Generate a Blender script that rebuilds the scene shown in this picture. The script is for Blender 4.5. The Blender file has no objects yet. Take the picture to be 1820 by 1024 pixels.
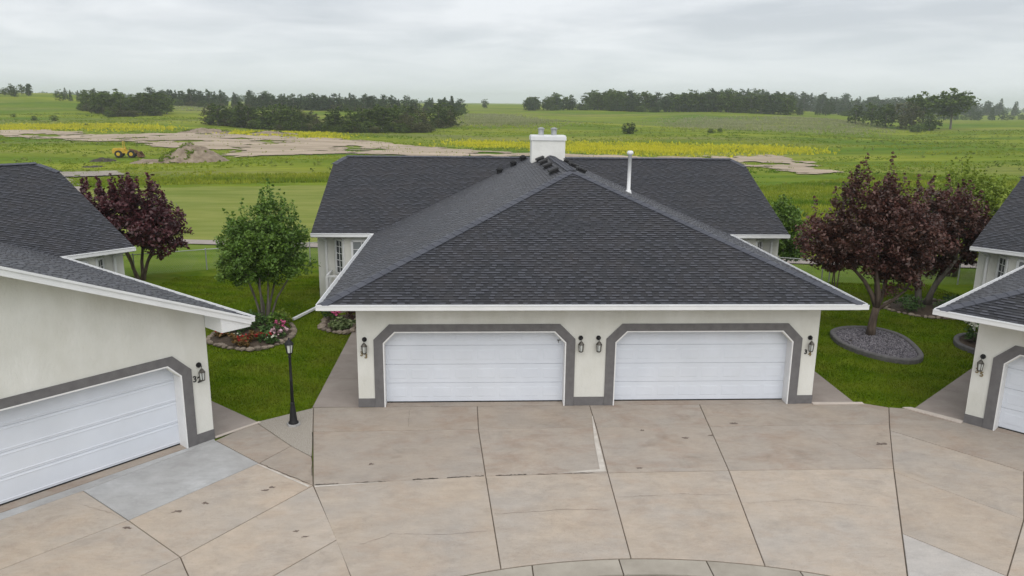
import bpy, math, random
import numpy as np
from mathutils import Vector, Matrix

rng = np.random.default_rng(7)
random.seed(7)
R = math.radians
scene = bpy.context.scene
COL = scene.collection

# ------------------------------------------------------------------ camera
F_PX, PITCH, YAW, ROLL = 1377.22, 0.23499, 0.05158, 0.01147
CAM = Vector((-3.09014, -19.36638, 7.87532))
fw = Vector((math.sin(YAW)*math.cos(PITCH), math.cos(YAW)*math.cos(PITCH), -math.sin(PITCH)))
rt = Vector((math.cos(YAW), -math.sin(YAW), 0))
upv = rt.cross(fw)
r2 = rt*math.cos(ROLL) + upv*math.sin(ROLL)
u2 = -rt*math.sin(ROLL) + upv*math.cos(ROLL)
cd = bpy.data.cameras.new('camera')
cd.sensor_width = 36.0
cd.lens = 36.0*F_PX/1820.0
cd.clip_start = 0.1
cd.clip_end = 20000
cam = bpy.data.objects.new('camera', cd)
COL.objects.link(cam)
cam.matrix_world = Matrix(((r2.x, u2.x, -fw.x, CAM.x), (r2.y, u2.y, -fw.y, CAM.y), (r2.z, u2.z, -fw.z, CAM.z), (0, 0, 0, 1)))
scene.camera = cam

# ------------------------------------------------------------------ sky, sun, exposure
SUN_AZ, SUN_EL = 178.0, 50.0      # compass-like: direction the light comes from, measured from +Y towards +X
world = bpy.data.worlds.new('World')
scene.world = world
world.use_nodes = True
nt = world.node_tree
for n in list(nt.nodes): nt.nodes.remove(n)
def wn(t, **k):
    n = nt.nodes.new(t)
    for a, b in k.items(): setattr(n, a, b)
    return n
out = wn('ShaderNodeOutputWorld')
sky = wn('ShaderNodeTexSky', sky_type='NISHITA', sun_disc=False)
sky.sun_elevation = R(SUN_EL); sky.sun_rotation = R(SUN_AZ); sky.altitude = 900; sky.dust_density = 2.0
bg_sky = wn('ShaderNodeBackground'); bg_sky.inputs['Strength'].default_value = 0.09
nt.links.new(sky.outputs[0], bg_sky.inputs['Color'])
tc = wn('ShaderNodeTexCoord')
sep = wn('ShaderNodeSeparateXYZ'); nt.links.new(tc.outputs['Generated'], sep.inputs[0])
def wm(op, a, b=None, c=None):
    n = wn('ShaderNodeMath', operation=op)
    for i, v in enumerate((a, b, c)):
        if v is None: continue
        if isinstance(v, (int, float)): n.inputs[i].default_value = v
        else: nt.links.new(v, n.inputs[i])
    return n.outputs[0]
zz = wm('MAXIMUM', sep.outputs[2], 0.0)
den = wm('ADD', zz, 0.11)
px = wm('DIVIDE', sep.outputs[0], den); py = wm('DIVIDE', sep.outputs[1], den)
cmb = wn('ShaderNodeCombineXYZ'); nt.links.new(px, cmb.inputs[0]); nt.links.new(py, cmb.inputs[1])
def wnoise(scale, detail, rough, dist, off):
    mp = wn('ShaderNodeMapping'); mp.inputs['Location'].default_value = off; mp.inputs['Scale'].default_value = (1.0, 1.0, 1)
    mp.inputs['Rotation'].default_value = (0, 0, R(12))
    nt.links.new(cmb.outputs[0], mp.inputs[0])
    n = wn('ShaderNodeTexNoise'); n.inputs['Scale'].default_value = scale; n.inputs['Detail'].default_value = detail
    n.inputs['Roughness'].default_value = rough; n.inputs['Distortion'].default_value = dist
    nt.links.new(mp.outputs[0], n.inputs['Vector'])
    return n.outputs[0]
n1 = wnoise(0.55, 6, 0.55, 0.5, (3.1, 1.7, 0)); n2 = wnoise(1.5, 4, 0.5, 0.6, (7.3, 0.4, 0))
mixn = wm('ADD', wm('MULTIPLY', n1, 0.65), wm('MULTIPLY', n2, 0.35))
ramp = wn('ShaderNodeValToRGB'); nt.links.new(mixn, ramp.inputs[0])
ramp.color_ramp.elements[0].position = 0.38; ramp.color_ramp.elements[0].color = (0.42, 0.44, 0.465, 1)
ramp.color_ramp.elements[1].position = 0.60; ramp.color_ramp.elements[1].color = (0.605, 0.615, 0.63, 1)
hz = wn('ShaderNodeMapRange'); nt.links.new(sep.outputs[2], hz.inputs[0]); hz.inputs[1].default_value = -0.01; hz.inputs[2].default_value = 0.09
mh = wn('ShaderNodeMixRGB'); nt.links.new(hz.outputs[0], mh.inputs[0]); mh.inputs[1].default_value = (0.545, 0.585, 0.61, 1); nt.links.new(ramp.outputs[0], mh.inputs[2])
bg_cl = wn('ShaderNodeBackground'); bg_cl.inputs['Strength'].default_value = 1.0
nt.links.new(mh.outputs[0], bg_cl.inputs['Color'])
mx = wn('ShaderNodeMixShader'); mx.inputs[0].default_value = 0.9
nt.links.new(bg_sky.outputs[0], mx.inputs[1]); nt.links.new(bg_cl.outputs[0], mx.inputs[2]); nt.links.new(mx.outputs[0], out.inputs['Surface'])

sd = bpy.data.lights.new('sun', 'SUN'); sd.energy = 1.3; sd.angle = R(70); sd.color = (1.0, 0.965, 0.92)
sun = bpy.data.objects.new('sun', sd); COL.objects.link(sun)
sv = Vector((math.sin(R(SUN_AZ))*math.cos(R(SUN_EL)), math.cos(R(SUN_AZ))*math.cos(R(SUN_EL)), math.sin(R(SUN_EL))))
sun.rotation_euler = sv.to_track_quat('Z', 'Y').to_euler()
vs = scene.view_settings
vs.view_transform = 'Standard'; vs.look = 'None'; vs.gamma = 1.0; vs.use_curve_mapping = False
vs.exposure = 0.62
scene.cycles.max_bounces = 6; scene.cycles.diffuse_bounces = 3; scene.cycles.transparent_max_bounces = 8; scene.cycles.volume_bounces = 1
scene.cycles.use_denoising = True

# ------------------------------------------------------------------ materials
MATS = {}
def mat(name, c1, c2=None, scale=3.0, rough=0.8, bump=0.0, bscale=None, spec=0.3, stretch=(1, 1, 1), tone=None, c3=None, scale3=0.4, amt3=0.5, metallic=0.0, transl=0.0, objrand=0.0, lo=0.35, hi=0.65, detail=5.0, coord='Object', bdist=0.02):
    """procedural material: two colours blended by noise, or by the face attribute 'tone'; a third colour as broad patches"""
    m = bpy.data.materials.new(name); m.use_nodes = True
    t = m.node_tree; b = t.nodes['Principled BSDF']; L = t.links.new
    b.inputs['Roughness'].default_value = rough; b.inputs['Specular IOR Level'].default_value = spec; b.inputs['Metallic'].default_value = metallic
    tcn = t.nodes.new('ShaderNodeTexCoord'); mp = t.nodes.new('ShaderNodeMapping'); mp.inputs['Scale'].default_value = stretch
    if coord == 'World':
        g = t.nodes.new('ShaderNodeNewGeometry'); L(g.outputs['Position'], mp.inputs[0])
    else: L(tcn.outputs[coord], mp.inputs[0])
    if objrand:
        oi = t.nodes.new('ShaderNodeObjectInfo'); vm = t.nodes.new('ShaderNodeVectorMath'); vm.operation = 'ADD'
        ml = t.nodes.new('ShaderNodeMath'); ml.operation = 'MULTIPLY'; ml.inputs[1].default_value = 57.0; L(oi.outputs['Random'], ml.inputs[0])
        L(mp.outputs[0], vm.inputs[0]); L(ml.outputs[0], vm.inputs[1]); vec = vm.outputs[0]
    else: vec = mp.outputs[0]
    def noise(s, d=detail, r=0.6):
        n = t.nodes.new('ShaderNodeTexNoise'); n.inputs['Scale'].default_value = s; n.inputs['Detail'].default_value = d; n.inputs['Roughness'].default_value = r
        L(vec, n.inputs['Vector']); return n.outputs[0]
    def rng_(s, a, bb):
        r = t.nodes.new('ShaderNodeMapRange'); L(s, r.inputs[0]); r.inputs[1].default_value = a; r.inputs[2].default_value = bb; return r.outputs[0]
    def mixc(f, a, bb):
        x = t.nodes.new('ShaderNodeMixRGB')
        for i, v in ((0, f), (1, a), (2, bb)):
            if isinstance(v, (int, float)): x.inputs[i].default_value = v
            elif isinstance(v, tuple): x.inputs[i].default_value = v + (1,)
            else: L(v, x.inputs[i])
        return x.outputs[0]
    col = None
    if c2 is None: b.inputs['Base Color'].default_value = c1 + (1,)
    else:
        if tone:
            a = t.nodes.new('ShaderNodeAttribute'); a.attribute_name = tone; f = a.outputs['Fac']
        else: f = rng_(noise(scale), lo, hi)
        col = mixc(f, c1, c2)
        if c3 is not None:
            f3 = rng_(noise(scale3, 4), 0.42, 0.72)
            mm = t.nodes.new('ShaderNodeMath'); mm.operation = 'MULTIPLY'; L(f3, mm.inputs[0]); mm.inputs[1].default_value = amt3
            col = mixc(mm.outputs[0], col, c3)
        if objrand:
            hs = t.nodes.new('ShaderNodeHueSaturation'); L(col, hs.inputs['Color'])
            rr = rng_(oi.outputs['Random'], 0, 1); r = rr.node; r.inputs[3].default_value = 1-objrand; r.inputs[4].default_value = 1+objrand
            L(rr, hs.inputs['Value']); col = hs.outputs[0]
        L(col, b.inputs['Base Color'])
    if bump:
        bn = t.nodes.new('ShaderNodeBump'); bn.inputs['Strength'].default_value = bump; bn.inputs['Distance'].default_value = bdist
        L(noise(bscale or scale*8, 3), bn.inputs['Height']); L(bn.outputs[0], b.inputs['Normal'])
    if transl and col is not None:
        tr = t.nodes.new('ShaderNodeBsdfTranslucent'); L(col, tr.inputs['Color'])
        ms = t.nodes.new('ShaderNodeMixShader'); ms.inputs[0].default_value = transl
        L(b.outputs[0], ms.inputs[1]); L(tr.outputs[0], ms.inputs[2]); L(ms.outputs[0], t.nodes['Material Output'].inputs['Surface'])
    MATS[name] = m
    return m

mat('shingle', (0.005, 0.0055, 0.008), (0.061, 0.064, 0.079), tone='tone', rough=0.52, spec=0.55, bump=0.3, bscale=70, c3=(0.05, 0.04, 0.038), scale3=0.9, amt3=0.28, bdist=0.01, coord='World')
mat('shingle_cap', (0.042, 0.046, 0.06), (0.076, 0.08, 0.099), tone='tone', rough=0.55, spec=0.5, bump=0.3, bscale=70, bdist=0.01)
mat('roof_deck', (0.012, 0.012, 0.014), (0.02, 0.02, 0.022), 4, 0.95)
mat('stucco', (0.645, 0.645, 0.60), (0.73, 0.73, 0.69), 1.4, 0.9, bump=0.9, bscale=18, c3=(0.56, 0.55, 0.48), scale3=1.1, amt3=0.45, spec=0.15, bdist=0.012, stretch=(1, 1, 0.5))
mat('trim_grey', (0.135, 0.13, 0.132), (0.165, 0.16, 0.162), 5, 0.75, bump=0.3, bscale=40)
mat('white_metal', (0.72, 0.73, 0.74), (0.80, 0.81, 0.82), 3, 0.4, spec=0.4, c3=(0.6, 0.59, 0.55), scale3=1.5, amt3=0.25)
mat('white_door', (0.66, 0.70, 0.77), (0.71, 0.75, 0.82), 1.0, 0.42, spec=0.4, bump=0.06, bscale=60, c3=(0.62, 0.64, 0.66), scale3=0.8, amt3=0.25)
mat('white_jamb', (0.74, 0.74, 0.74), (0.8, 0.8, 0.8), 3, 0.5)
mat('chimney_white', (0.72, 0.72, 0.69), (0.8, 0.8, 0.77), 2, 0.85, bump=0.4, bscale=26)
mat('dark_gap', (0.02, 0.02, 0.02), (0.03, 0.03, 0.03), 3, 0.9)
mat('glass', (0.035, 0.042, 0.045), (0.05, 0.056, 0.06), 2, 0.06, spec=0.8)
mat('pane_light', (0.16, 0.18, 0.19), (0.30, 0.32, 0.33), 1.6, 0.1, spec=0.7)
mat('curtain', (0.4, 0.42, 0.43), (0.5, 0.52, 0.53), 9, 0.8)
mat('black_metal', (0.014, 0.014, 0.015), (0.022, 0.022, 0.024), 8, 0.6, spec=0.25)
mat('bronze_metal', (0.06, 0.055, 0.048), (0.12, 0.11, 0.095), 18, 0.5, spec=0.5, metallic=0.4)
mat('brass', (0.30, 0.23, 0.11), (0.22, 0.17, 0.09), 10, 0.45, metallic=0.6)
mat('number_black', (0.03, 0.03, 0.03), (0.05, 0.05, 0.05), 10, 0.5)
mat('lamp_glass', (0.55, 0.58, 0.56), (0.65, 0.67, 0.65), 6, 0.15, spec=0.6)
mat('galvanised', (0.36, 0.37, 0.38), (0.46, 0.47, 0.48), 6, 0.5, metallic=0.5)
mat('wire', (0.25, 0.26, 0.25), (0.3, 0.31, 0.3), 6, 0.6, metallic=0.3)
def concrete_mat(name, tan, grey, rust, amt=0.5, dark=0.8, seed=0.0):
    """broom-finished concrete: tan and grey areas, rusty drifts, fine streaks across the slope, dark specks"""
    m = bpy.data.materials.new(name); m.use_nodes = True; t = m.node_tree; b = t.nodes['Principled BSDF']; L = t.links.new
    b.inputs['Roughness'].default_value = .88; b.inputs['Specular IOR Level'].default_value = .2
    g = t.nodes.new('ShaderNodeNewGeometry'); oi = t.nodes.new('ShaderNodeObjectInfo')
    off = t.nodes.new('ShaderNodeMath'); off.operation = 'MULTIPLY_ADD'; off.inputs[1].default_value = 41.0; off.inputs[2].default_value = seed; L(oi.outputs['Random'], off.inputs[0])
    v = t.nodes.new('ShaderNodeVectorMath'); v.operation = 'ADD'; L(g.outputs['Position'], v.inputs[0]); L(off.outputs[0], v.inputs[1])
    def nz(scale, detail, rough=.6, st=(1, 1, 1), dist=0.0):
        mp = t.nodes.new('ShaderNodeMapping'); mp.inputs['Scale'].default_value = st; L(v.outputs[0], mp.inputs[0])
        n = t.nodes.new('ShaderNodeTexNoise'); n.inputs['Scale'].default_value = scale; n.inputs['Detail'].default_value = detail; n.inputs['Roughness'].default_value = rough; n.inputs['Distortion'].default_value = dist
        L(mp.outputs[0], n.inputs['Vector']); return n.outputs[0]
    def mr(x, a, c, lo=0.0, hi=1.0):
        r = t.nodes.new('ShaderNodeMapRange'); L(x, r.inputs[0]); r.inputs[1].default_value = a; r.inputs[2].default_value = c; r.inputs[3].default_value = lo; r.inputs[4].default_value = hi; return r.outputs[0]
    def mix(f, a, c, mode='MIX'):
        x = t.nodes.new('ShaderNodeMixRGB'); x.blend_type = mode
        for k, q in ((0, f), (1, a), (2, c)):
            if isinstance(q, (int, float)): x.inputs[k].default_value = q
            elif isinstance(q, tuple): x.inputs[k].default_value = q + (1,)
            else: L(q, x.inputs[k])
        return x.outputs[0]
    col = mix(mr(nz(.55, 7, .62), .35, .65), tan, grey)
    col = mix(mr(nz(.9, 8, .7, (1, 1.6, 1), .4), .5, .78, 0, amt), col, rust)
    def val(c, f): return mix(1.0, c, f, 'MULTIPLY')
    def grey3(x):
        c = t.nodes.new('ShaderNodeCombineColor')
        for k in range(3): L(x, c.inputs[k])
        return c.outputs[0]
    col = val(col, grey3(mr(nz(1.1, 9, .72, (1, 1.2, 1), .8), .52, .75, 1.0, .80)))
    col = val(col, grey3(mr(nz(70, 2, .5), .35, .7, .94, 1.06)))
    col = val(col, grey3(mr(nz(2.2, 10, .75, (.8, 1.3, 1)), .3, .7, .88, 1.10)))
    col = val(col, grey3(mr(nz(9, 6, .7, (.5, 1.8, 1)), .3, .7, .955, 1.035)))
    col = val(col, grey3(mr(nz(26, 3, .6), .63, .78, 1.0, 1-dark*.4)))
    col = val(col, grey3(mr(oi.outputs['Random'], 0, 1, .95, 1.05)))
    L(col, b.inputs['Base Color'])
    bn = t.nodes.new('ShaderNodeBump'); bn.inputs['Strength'].default_value = .3; bn.inputs['Distance'].default_value = .006; L(nz(60, 3, .6, (.4, 2, 1)), bn.inputs['Height']); L(bn.outputs[0], b.inputs['Normal'])
    MATS[name] = m
CONC = dict(rough=0.88, bump=0.25, bscale=45, spec=0.2, objrand=0.035, bdist=0.006, coord='World')
concrete_mat('concrete', (0.46, 0.385, 0.31), (0.41, 0.368, 0.325), (0.40, 0.305, 0.23), .65)
concrete_mat('concrete_apron', (0.385, 0.325, 0.268), (0.365, 0.325, 0.285), (0.28, 0.19, 0.14), .7, seed=9.0)
concrete_mat('concrete_grey', (0.375, 0.37, 0.365), (0.49, 0.495, 0.50), (0.29, 0.28, 0.27), .5, seed=5.0)
concrete_mat('concrete_pale', (0.49, 0.455, 0.42), (0.46, 0.44, 0.42), (0.42, 0.34, 0.27), .35, seed=3.0)
mat('concrete_walk', (0.29, 0.25, 0.225), (0.36, 0.315, 0.285), 1.4, detail=8, **CONC)
mat('concrete_gutter', (0.31, 0.28, 0.235), (0.40, 0.365, 0.31), 1.6, detail=8, **CONC)
mat('aggregate', (0.24, 0.21, 0.18), (0.5, 0.46, 0.40), 55, 0.9, bump=0.8, bscale=60, detail=2, coord='World')
mat('mortar_patch', (0.46, 0.42, 0.37), (0.60, 0.56, 0.51), 4, 0.9, detail=8, coord='World')
mat('band_pale', (0.54, 0.475, 0.42), (0.62, 0.55, 0.49), 3, 0.9, detail=8, coord='World')
mat('joint', (0.12, 0.10, 0.075), (0.18, 0.145, 0.115), 6, 0.95, coord='World')
mat('stain', (0.13, 0.10, 0.085), (0.20, 0.16, 0.135), 9, 0.9, coord='World')
mat('asphalt', (0.05, 0.05, 0.05), (0.07, 0.07, 0.07), 20, 0.9, coord='World')
mat('lawn', (0.068, 0.122, 0.003), (0.125, 0.188, 0.008), 1.1, 0.95, bump=0.5, bscale=30, c3=(0.13, 0.135, 0.02), scale3=0.55, amt3=0.6, spec=0.03, coord='World', detail=8)
mat('lawn_blade', (0.055, 0.105, 0.003), (0.19, 0.275, 0.012), tone='tone', rough=0.9, spec=0.03, c3=(0.16, 0.165, 0.022), scale3=0.55, amt3=0.7, coord='World', transl=0.25)
mat('field', (0.165, 0.20, 0.038), (0.25, 0.268, 0.075), 0.30, 0.95, bump=0.5, bscale=4, c3=(0.12, 0.175, 0.03), scale3=0.09, amt3=0.6, spec=0.03, coord='World', stretch=(0.5, 1.6, 1), detail=9)
mat('verge', (0.105, 0.165, 0.02), (0.165, 0.215, 0.04), 0.5, 0.95, bump=0.5, bscale=6, c3=(0.085, 0.15, 0.014), scale3=0.14, amt3=0.6, spec=0.03, coord='World', stretch=(0.6, 1.4, 1), detail=9)
def meadow_mat():
    m = bpy.data.materials.new('meadow'); m.use_nodes = True; t = m.node_tree; b = t.nodes['Principled BSDF']; L = t.links.new
    b.inputs['Roughness'].default_value = .95; b.inputs['Specular IOR Level'].default_value = .03
    g = t.nodes.new('ShaderNodeNewGeometry')
    def nz(scale, detail, st, off, rough=.6, dist=.3):
        mp = t.nodes.new('ShaderNodeMapping'); mp.inputs['Scale'].default_value = st; mp.inputs['Location'].default_value = (off, off*.7, 0); L(g.outputs['Position'], mp.inputs[0])
        n = t.nodes.new('ShaderNodeTexNoise'); n.inputs['Scale'].default_value = scale; n.inputs['Detail'].default_value = detail; n.inputs['Roughness'].default_value = rough; n.inputs['Distortion'].default_value = dist
        L(mp.outputs[0], n.inputs['Vector']); return n.outputs[0]
    def mr(x, a, c, lo=0.0, hi=1.0):
        r = t.nodes.new('ShaderNodeMapRange'); L(x, r.inputs[0]); r.inputs[1].default_value = a; r.inputs[2].default_value = c; r.inputs[3].default_value = lo; r.inputs[4].default_value = hi; return r.outputs[0]
    def mix(f, a, c, mode='MIX'):
        x = t.nodes.new('ShaderNodeMixRGB'); x.blend_type = mode
        for k, q in ((0, f), (1, a), (2, c)):
            if isinstance(q, (int, float)): x.inputs[k].default_value = q
            elif isinstance(q, tuple): x.inputs[k].default_value = q + (1,)
            else: L(q, x.inputs[k])
        return x.outputs[0]
    col = mix(mr(nz(.03, 8, (.4, 1.2, 1), 3), .36, .62), (.088, .158, .013), (.225, .258, .028))
    col = mix(mr(nz(.016, 7, (.35, 1.5, 1), 41), .50, .66, 0, .65), col, (.235, .215, .085))
    col = mix(mr(nz(.05, 9, (.35, 1.4, 1), 77, .7), .50, .68, 0, .75), col, (.065, .125, .014))
    col = mix(mr(nz(.022, 9, (.5, 1.5, 1), 15, .7), .58, .74, 0, .6), col, (.20, .195, .13))
    f = mr(nz(.5, 10, (.5, 1.3, 1), 9, .72), .3, .7, .72, 1.25); c = t.nodes.new('ShaderNodeCombineColor')
    for k in range(3): L(f, c.inputs[k])
    col = mix(1.0, col, c.outputs[0], 'MULTIPLY'); L(col, b.inputs['Base Color'])
    bn = t.nodes.new('ShaderNodeBump'); bn.inputs['Strength'].default_value = .7; bn.inputs['Distance'].default_value = .3; L(nz(1.4, 4, (.6, 1, 1), 5), bn.inputs['Height']); L(bn.outputs[0], b.inputs['Normal'])
    MATS['meadow'] = m
meadow_mat()
mat('tuft', (0.10, 0.185, 0.012), (0.34, 0.365, 0.04), tone='tone', rough=0.95, spec=0.03, transl=0.3)
mat('leaf_weed', (0.055, 0.115, 0.014), (0.24, 0.27, 0.06), tone='tone', rough=0.9, spec=0.05, transl=0.25)
mat('reed', (0.19, 0.215, 0.085), (0.33, 0.33, 0.19), tone='tone', rough=0.95, spec=0.1, transl=0.2)
mat('yellow_bloom', (0.17, 0.24, 0.025), (0.56, 0.52, 0.025), tone='tone', rough=0.9, spec=0.1)
mat('sand', (0.33, 0.265, 0.195), (0.50, 0.41, 0.315), 0.18, 0.95, bump=0.5, bscale=2.5, c3=(0.24, 0.2, 0.145), scale3=0.12, amt3=0.5, spec=0.1, coord='World', stretch=(0.4, 1.4, 1), detail=9)
mat('lane', (0.25, 0.22, 0.19), (0.34, 0.30, 0.26), 0.5, 0.95, coord='World')
mat('dirt', (0.19, 0.145, 0.105), (0.33, 0.265, 0.20), 0.8, 0.95, bump=1.0, bscale=4, coord='World', detail=9, bdist=0.2)
mat('dark_soil', (0.035, 0.03, 0.025), (0.075, 0.062, 0.05), 2.0, 0.95, bump=1.0, bscale=5, coord='World', bdist=0.1)
mat('soil', (0.06, 0.045, 0.033), (0.10, 0.075, 0.055), 9, 0.95, bump=1.0, bscale=30, coord='World')
mat('stone', (0.15, 0.12, 0.095), (0.36, 0.30, 0.24), 7, 0.9, bump=0.6, bscale=20, objrand=0.25)
mat('gravel', (0.085, 0.08, 0.095), (0.27, 0.255, 0.275), tone='tone', rough=0.8, spec=0.3)
mat('kerb', (0.105, 0.10, 0.10), (0.155, 0.15, 0.15), 9, 0.9, bump=0.4, bscale=40, coord='World')
mat('bark', (0.075, 0.055, 0.042), (0.15, 0.115, 0.09), 9, 0.95, bump=0.8, bscale=25, stretch=(1, 1, 0.25))
mat('bark_grey', (0.12, 0.105, 0.09), (0.21, 0.19, 0.165), 7, 0.95, bump=0.8, bscale=25, stretch=(1, 1, 0.3))
mat('leaf_purple', (0.026, 0.014, 0.011), (0.165, 0.066, 0.052), tone='tone', rough=0.42, spec=0.45, transl=0.22, c3=(0.07, 0.05, 0.022), scale3=0.9, amt3=0.4)
mat('leaf_purple_red', (0.030, 0.010, 0.013), (0.15, 0.045, 0.05), tone='tone', rough=0.42, spec=0.55, transl=0.22)
mat('leaf_green', (0.03, 0.08, 0.012), (0.18, 0.31, 0.045), tone='tone', rough=0.5, spec=0.4, transl=0.28, c3=(0.20, 0.27, 0.05), scale3=1.3, amt3=0.4)
mat('leaf_lime', (0.11, 0.18, 0.02), (0.34, 0.42, 0.065), tone='tone', rough=0.6, spec=0.3, transl=0.3)
mat('leaf_far', (0.03, 0.058, 0.013), (0.15, 0.205, 0.048), tone='tone', rough=0.8, spec=0.1, transl=0.25, objrand=0.3)
mat('leaf_far_blue', (0.028, 0.052, 0.026), (0.11, 0.155, 0.062), tone='tone', rough=0.8, spec=0.1, transl=0.25, objrand=0.25)
mat('leaf_far_olive', (0.05, 0.06, 0.025), (0.17, 0.17, 0.075), tone='tone', rough=0.8, spec=0.1, transl=0.25, objrand=0.25)
mat('leaf_plant', (0.03, 0.075, 0.02), (0.11, 0.20, 0.05), tone='tone', rough=0.6, spec=0.3, transl=0.2)
mat('leaf_hosta', (0.07, 0.12, 0.035), (0.30, 0.36, 0.16), tone='tone', rough=0.6, spec=0.3, transl=0.2)
mat('leaf_orange', (0.10, 0.07, 0.02), (0.26, 0.15, 0.05), tone='tone', rough=0.6, spec=0.3, transl=0.2)
for nm, a, b_ in (('red', (0.25, 0.012, 0.015), (0.5, 0.03, 0.03)), ('pink', (0.45, 0.06, 0.17), (0.7, 0.16, 0.32)), ('pale_pink', (0.6, 0.34, 0.42), (0.75, 0.55, 0.6)), ('white', (0.62, 0.63, 0.52), (0.78, 0.79, 0.68)), ('magenta', (0.3, 0.02, 0.1), (0.5, 0.06, 0.2))):
    mat('bloom_'+nm, a, b_, tone='tone', rough=0.7, transl=0.15)
mat('loader_yellow', (0.52, 0.34, 0.025), (0.62, 0.42, 0.04), 2, 0.5, c3=(0.3, 0.2, 0.05), scale3=1.5, amt3=0.5)
mat('rubber', (0.02, 0.02, 0.02), (0.035, 0.033, 0.03), 6, 0.85)
mat('rust', (0.10, 0.055, 0.03), (0.19, 0.10, 0.055), 5, 0.9)
mat('far_roof', (0.5, 0.5, 0.5), (0.6, 0.6, 0.6), 1, 0.7)

# ------------------------------------------------------------------ mesh helpers
class MB:
    """collects polygons, with a tone per face"""
    def __init__(s): s.v = []; s.f = []; s.t = []; s.m = []
    def poly(s, pts, tone=0.5, mi=0):
        i = len(s.v); s.v += [tuple(p) for p in pts]; s.f.append(tuple(range(i, i+len(pts)))); s.t.append(tone); s.m.append(mi)
    def box(s, x0, x1, y0, y1, z0, z1, tone=0.5, mi=0):
        s.prism([(x0, y0), (x1, y0), (x1, y1), (x0, y1)], z0, z1, tone, mi); return s
    def prism(s, pts, z0, z1, tone=0.5, mi=0, top=None):
        """vertical prism over a counter-clockwise plan polygon"""
        n = len(pts); i = len(s.v); top = top or pts
        s.v += [(p[0], p[1], z0) for p in pts] + [(p[0], p[1], z1) for p in top]
        fs = [tuple(range(i+n-1, i-1, -1)), tuple(range(i+n, i+2*n))] + [(i+k, i+(k+1) % n, i+n+(k+1) % n, i+n+k) for k in range(n)]
        s.f += fs; s.t += [tone]*len(fs); s.m += [mi]*len(fs); return s
    def xz(s, pts, y0, y1, tone=0.5, mi=0):
        """prism over an (x, z) outline running from y0 to y1"""
        n = len(pts); i = len(s.v)
        s.v += [(p[0], y0, p[1]) for p in pts] + [(p[0], y1, p[1]) for p in pts]
        fs = [tuple(range(i, i+n)), tuple(range(i+2*n-1, i+n-1, -1))] + [(i+(k+1) % n, i+k, i+n+k, i+n+(k+1) % n) for k in range(n)]
        s.f += fs; s.t += [tone]*len(fs); s.m += [mi]*len(fs); return s
    def yz(s, pts, x0, x1, tone=0.5, mi=0):
        n = len(pts); i = len(s.v)
        s.v += [(x0, p[0], p[1]) for p in pts] + [(x1, p[0], p[1]) for p in pts]
        fs = [tuple(range(i+n-1, i-1, -1)), tuple(range(i+n, i+2*n))] + [(i+k, i+(k+1) % n, i+n+(k+1) % n, i+n+k) for k in range(n)]
        s.f += fs; s.t += [tone]*len(fs); s.m += [mi]*len(fs); return s
    def bar(s, a, b, w, h=None, tone=0.5, mi=0, up=(0, 0, 1)):
        """rectangular bar between two points"""
        a = Vector(a); b = Vector(b); h = h or w; d = (b-a).normalized(); u = Vector(up)
        if abs(d.dot(u)) > 0.98: u = Vector((1, 0, 0))
        sd_ = d.cross(u).normalized(); u = sd_.cross(d)
        c = [(-1, -1), (1, -1), (1, 1), (-1, 1)]
        i = len(s.v)
        s.v += [tuple(p + sd_*(q[0]*w/2) + u*(q[1]*h/2)) for p in (a, b) for q in c]
        fs = [(i+3, i+2, i+1, i), (i+4, i+5, i+6, i+7)] + [(i+k, i+(k+1) % 4, i+4+(k+1) % 4, i+4+k) for k in range(4)]
        s.f += fs; s.t += [tone]*6; s.m += [mi]*6; return s
    def tube(s, pts, rad, n=8, tone=0.5, mi=0, cap=True):
        """tube along points with a radius per point"""
        pts = [Vector(p) for p in pts]; base = len(s.v)
        if isinstance(rad, (int, float)): rad = [rad]*len(pts)
        ref = Vector((0, 0, 1)) if abs((pts[-1]-pts[0]).normalized().z) < 0.9 else Vector((1, 0, 0))
        for k, p in enumerate(pts):
            d = (pts[min(k+1, len(pts)-1)] - pts[max(k-1, 0)]).normalized()
            a = d.cross(ref).normalized(); b = d.cross(a)
            for q in range(n):
                th = 2*math.pi*q/n; s.v.append(tuple(p + (a*math.cos(th)+b*math.sin(th))*rad[k]))
        for k in range(len(pts)-1):
            for q in range(n):
                s.f.append((base+k*n+(q+1) % n, base+k*n+q, base+(k+1)*n+q, base+(k+1)*n+(q+1) % n)); s.t.append(tone); s.m.append(mi)
        if cap:
            s.f.append(tuple(base+q for q in range(n))); s.f.append(tuple(base+(len(pts)-1)*n+q for q in range(n-1, -1, -1))); s.t += [tone]*2; s.m += [mi]*2
        return s
    def lathe(s, c, prof, n=12, tone=0.5, mi=0):
        """turned shape: profile of (radius, height) about a vertical axis"""
        base = len(s.v)
        for r, z in prof:
            for q in range(n): s.v.append((c[0]+r*math.cos(2*math.pi*q/n), c[1]+r*math.sin(2*math.pi*q/n), c[2]+z))
        for k in range(len(prof)-1):
            for q in range(n):
                s.f.append((base+k*n+q, base+k*n+(q+1) % n, base+(k+1)*n+(q+1) % n, base+(k+1)*n+q)); s.t.append(tone); s.m.append(mi)
        s.f.append(tuple(base+q for q in range(n-1, -1, -1))); s.f.append(tuple(base+(len(prof)-1)*n+q for q in range(n))); s.t += [tone]*2; s.m += [mi]*2
        return s
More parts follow.
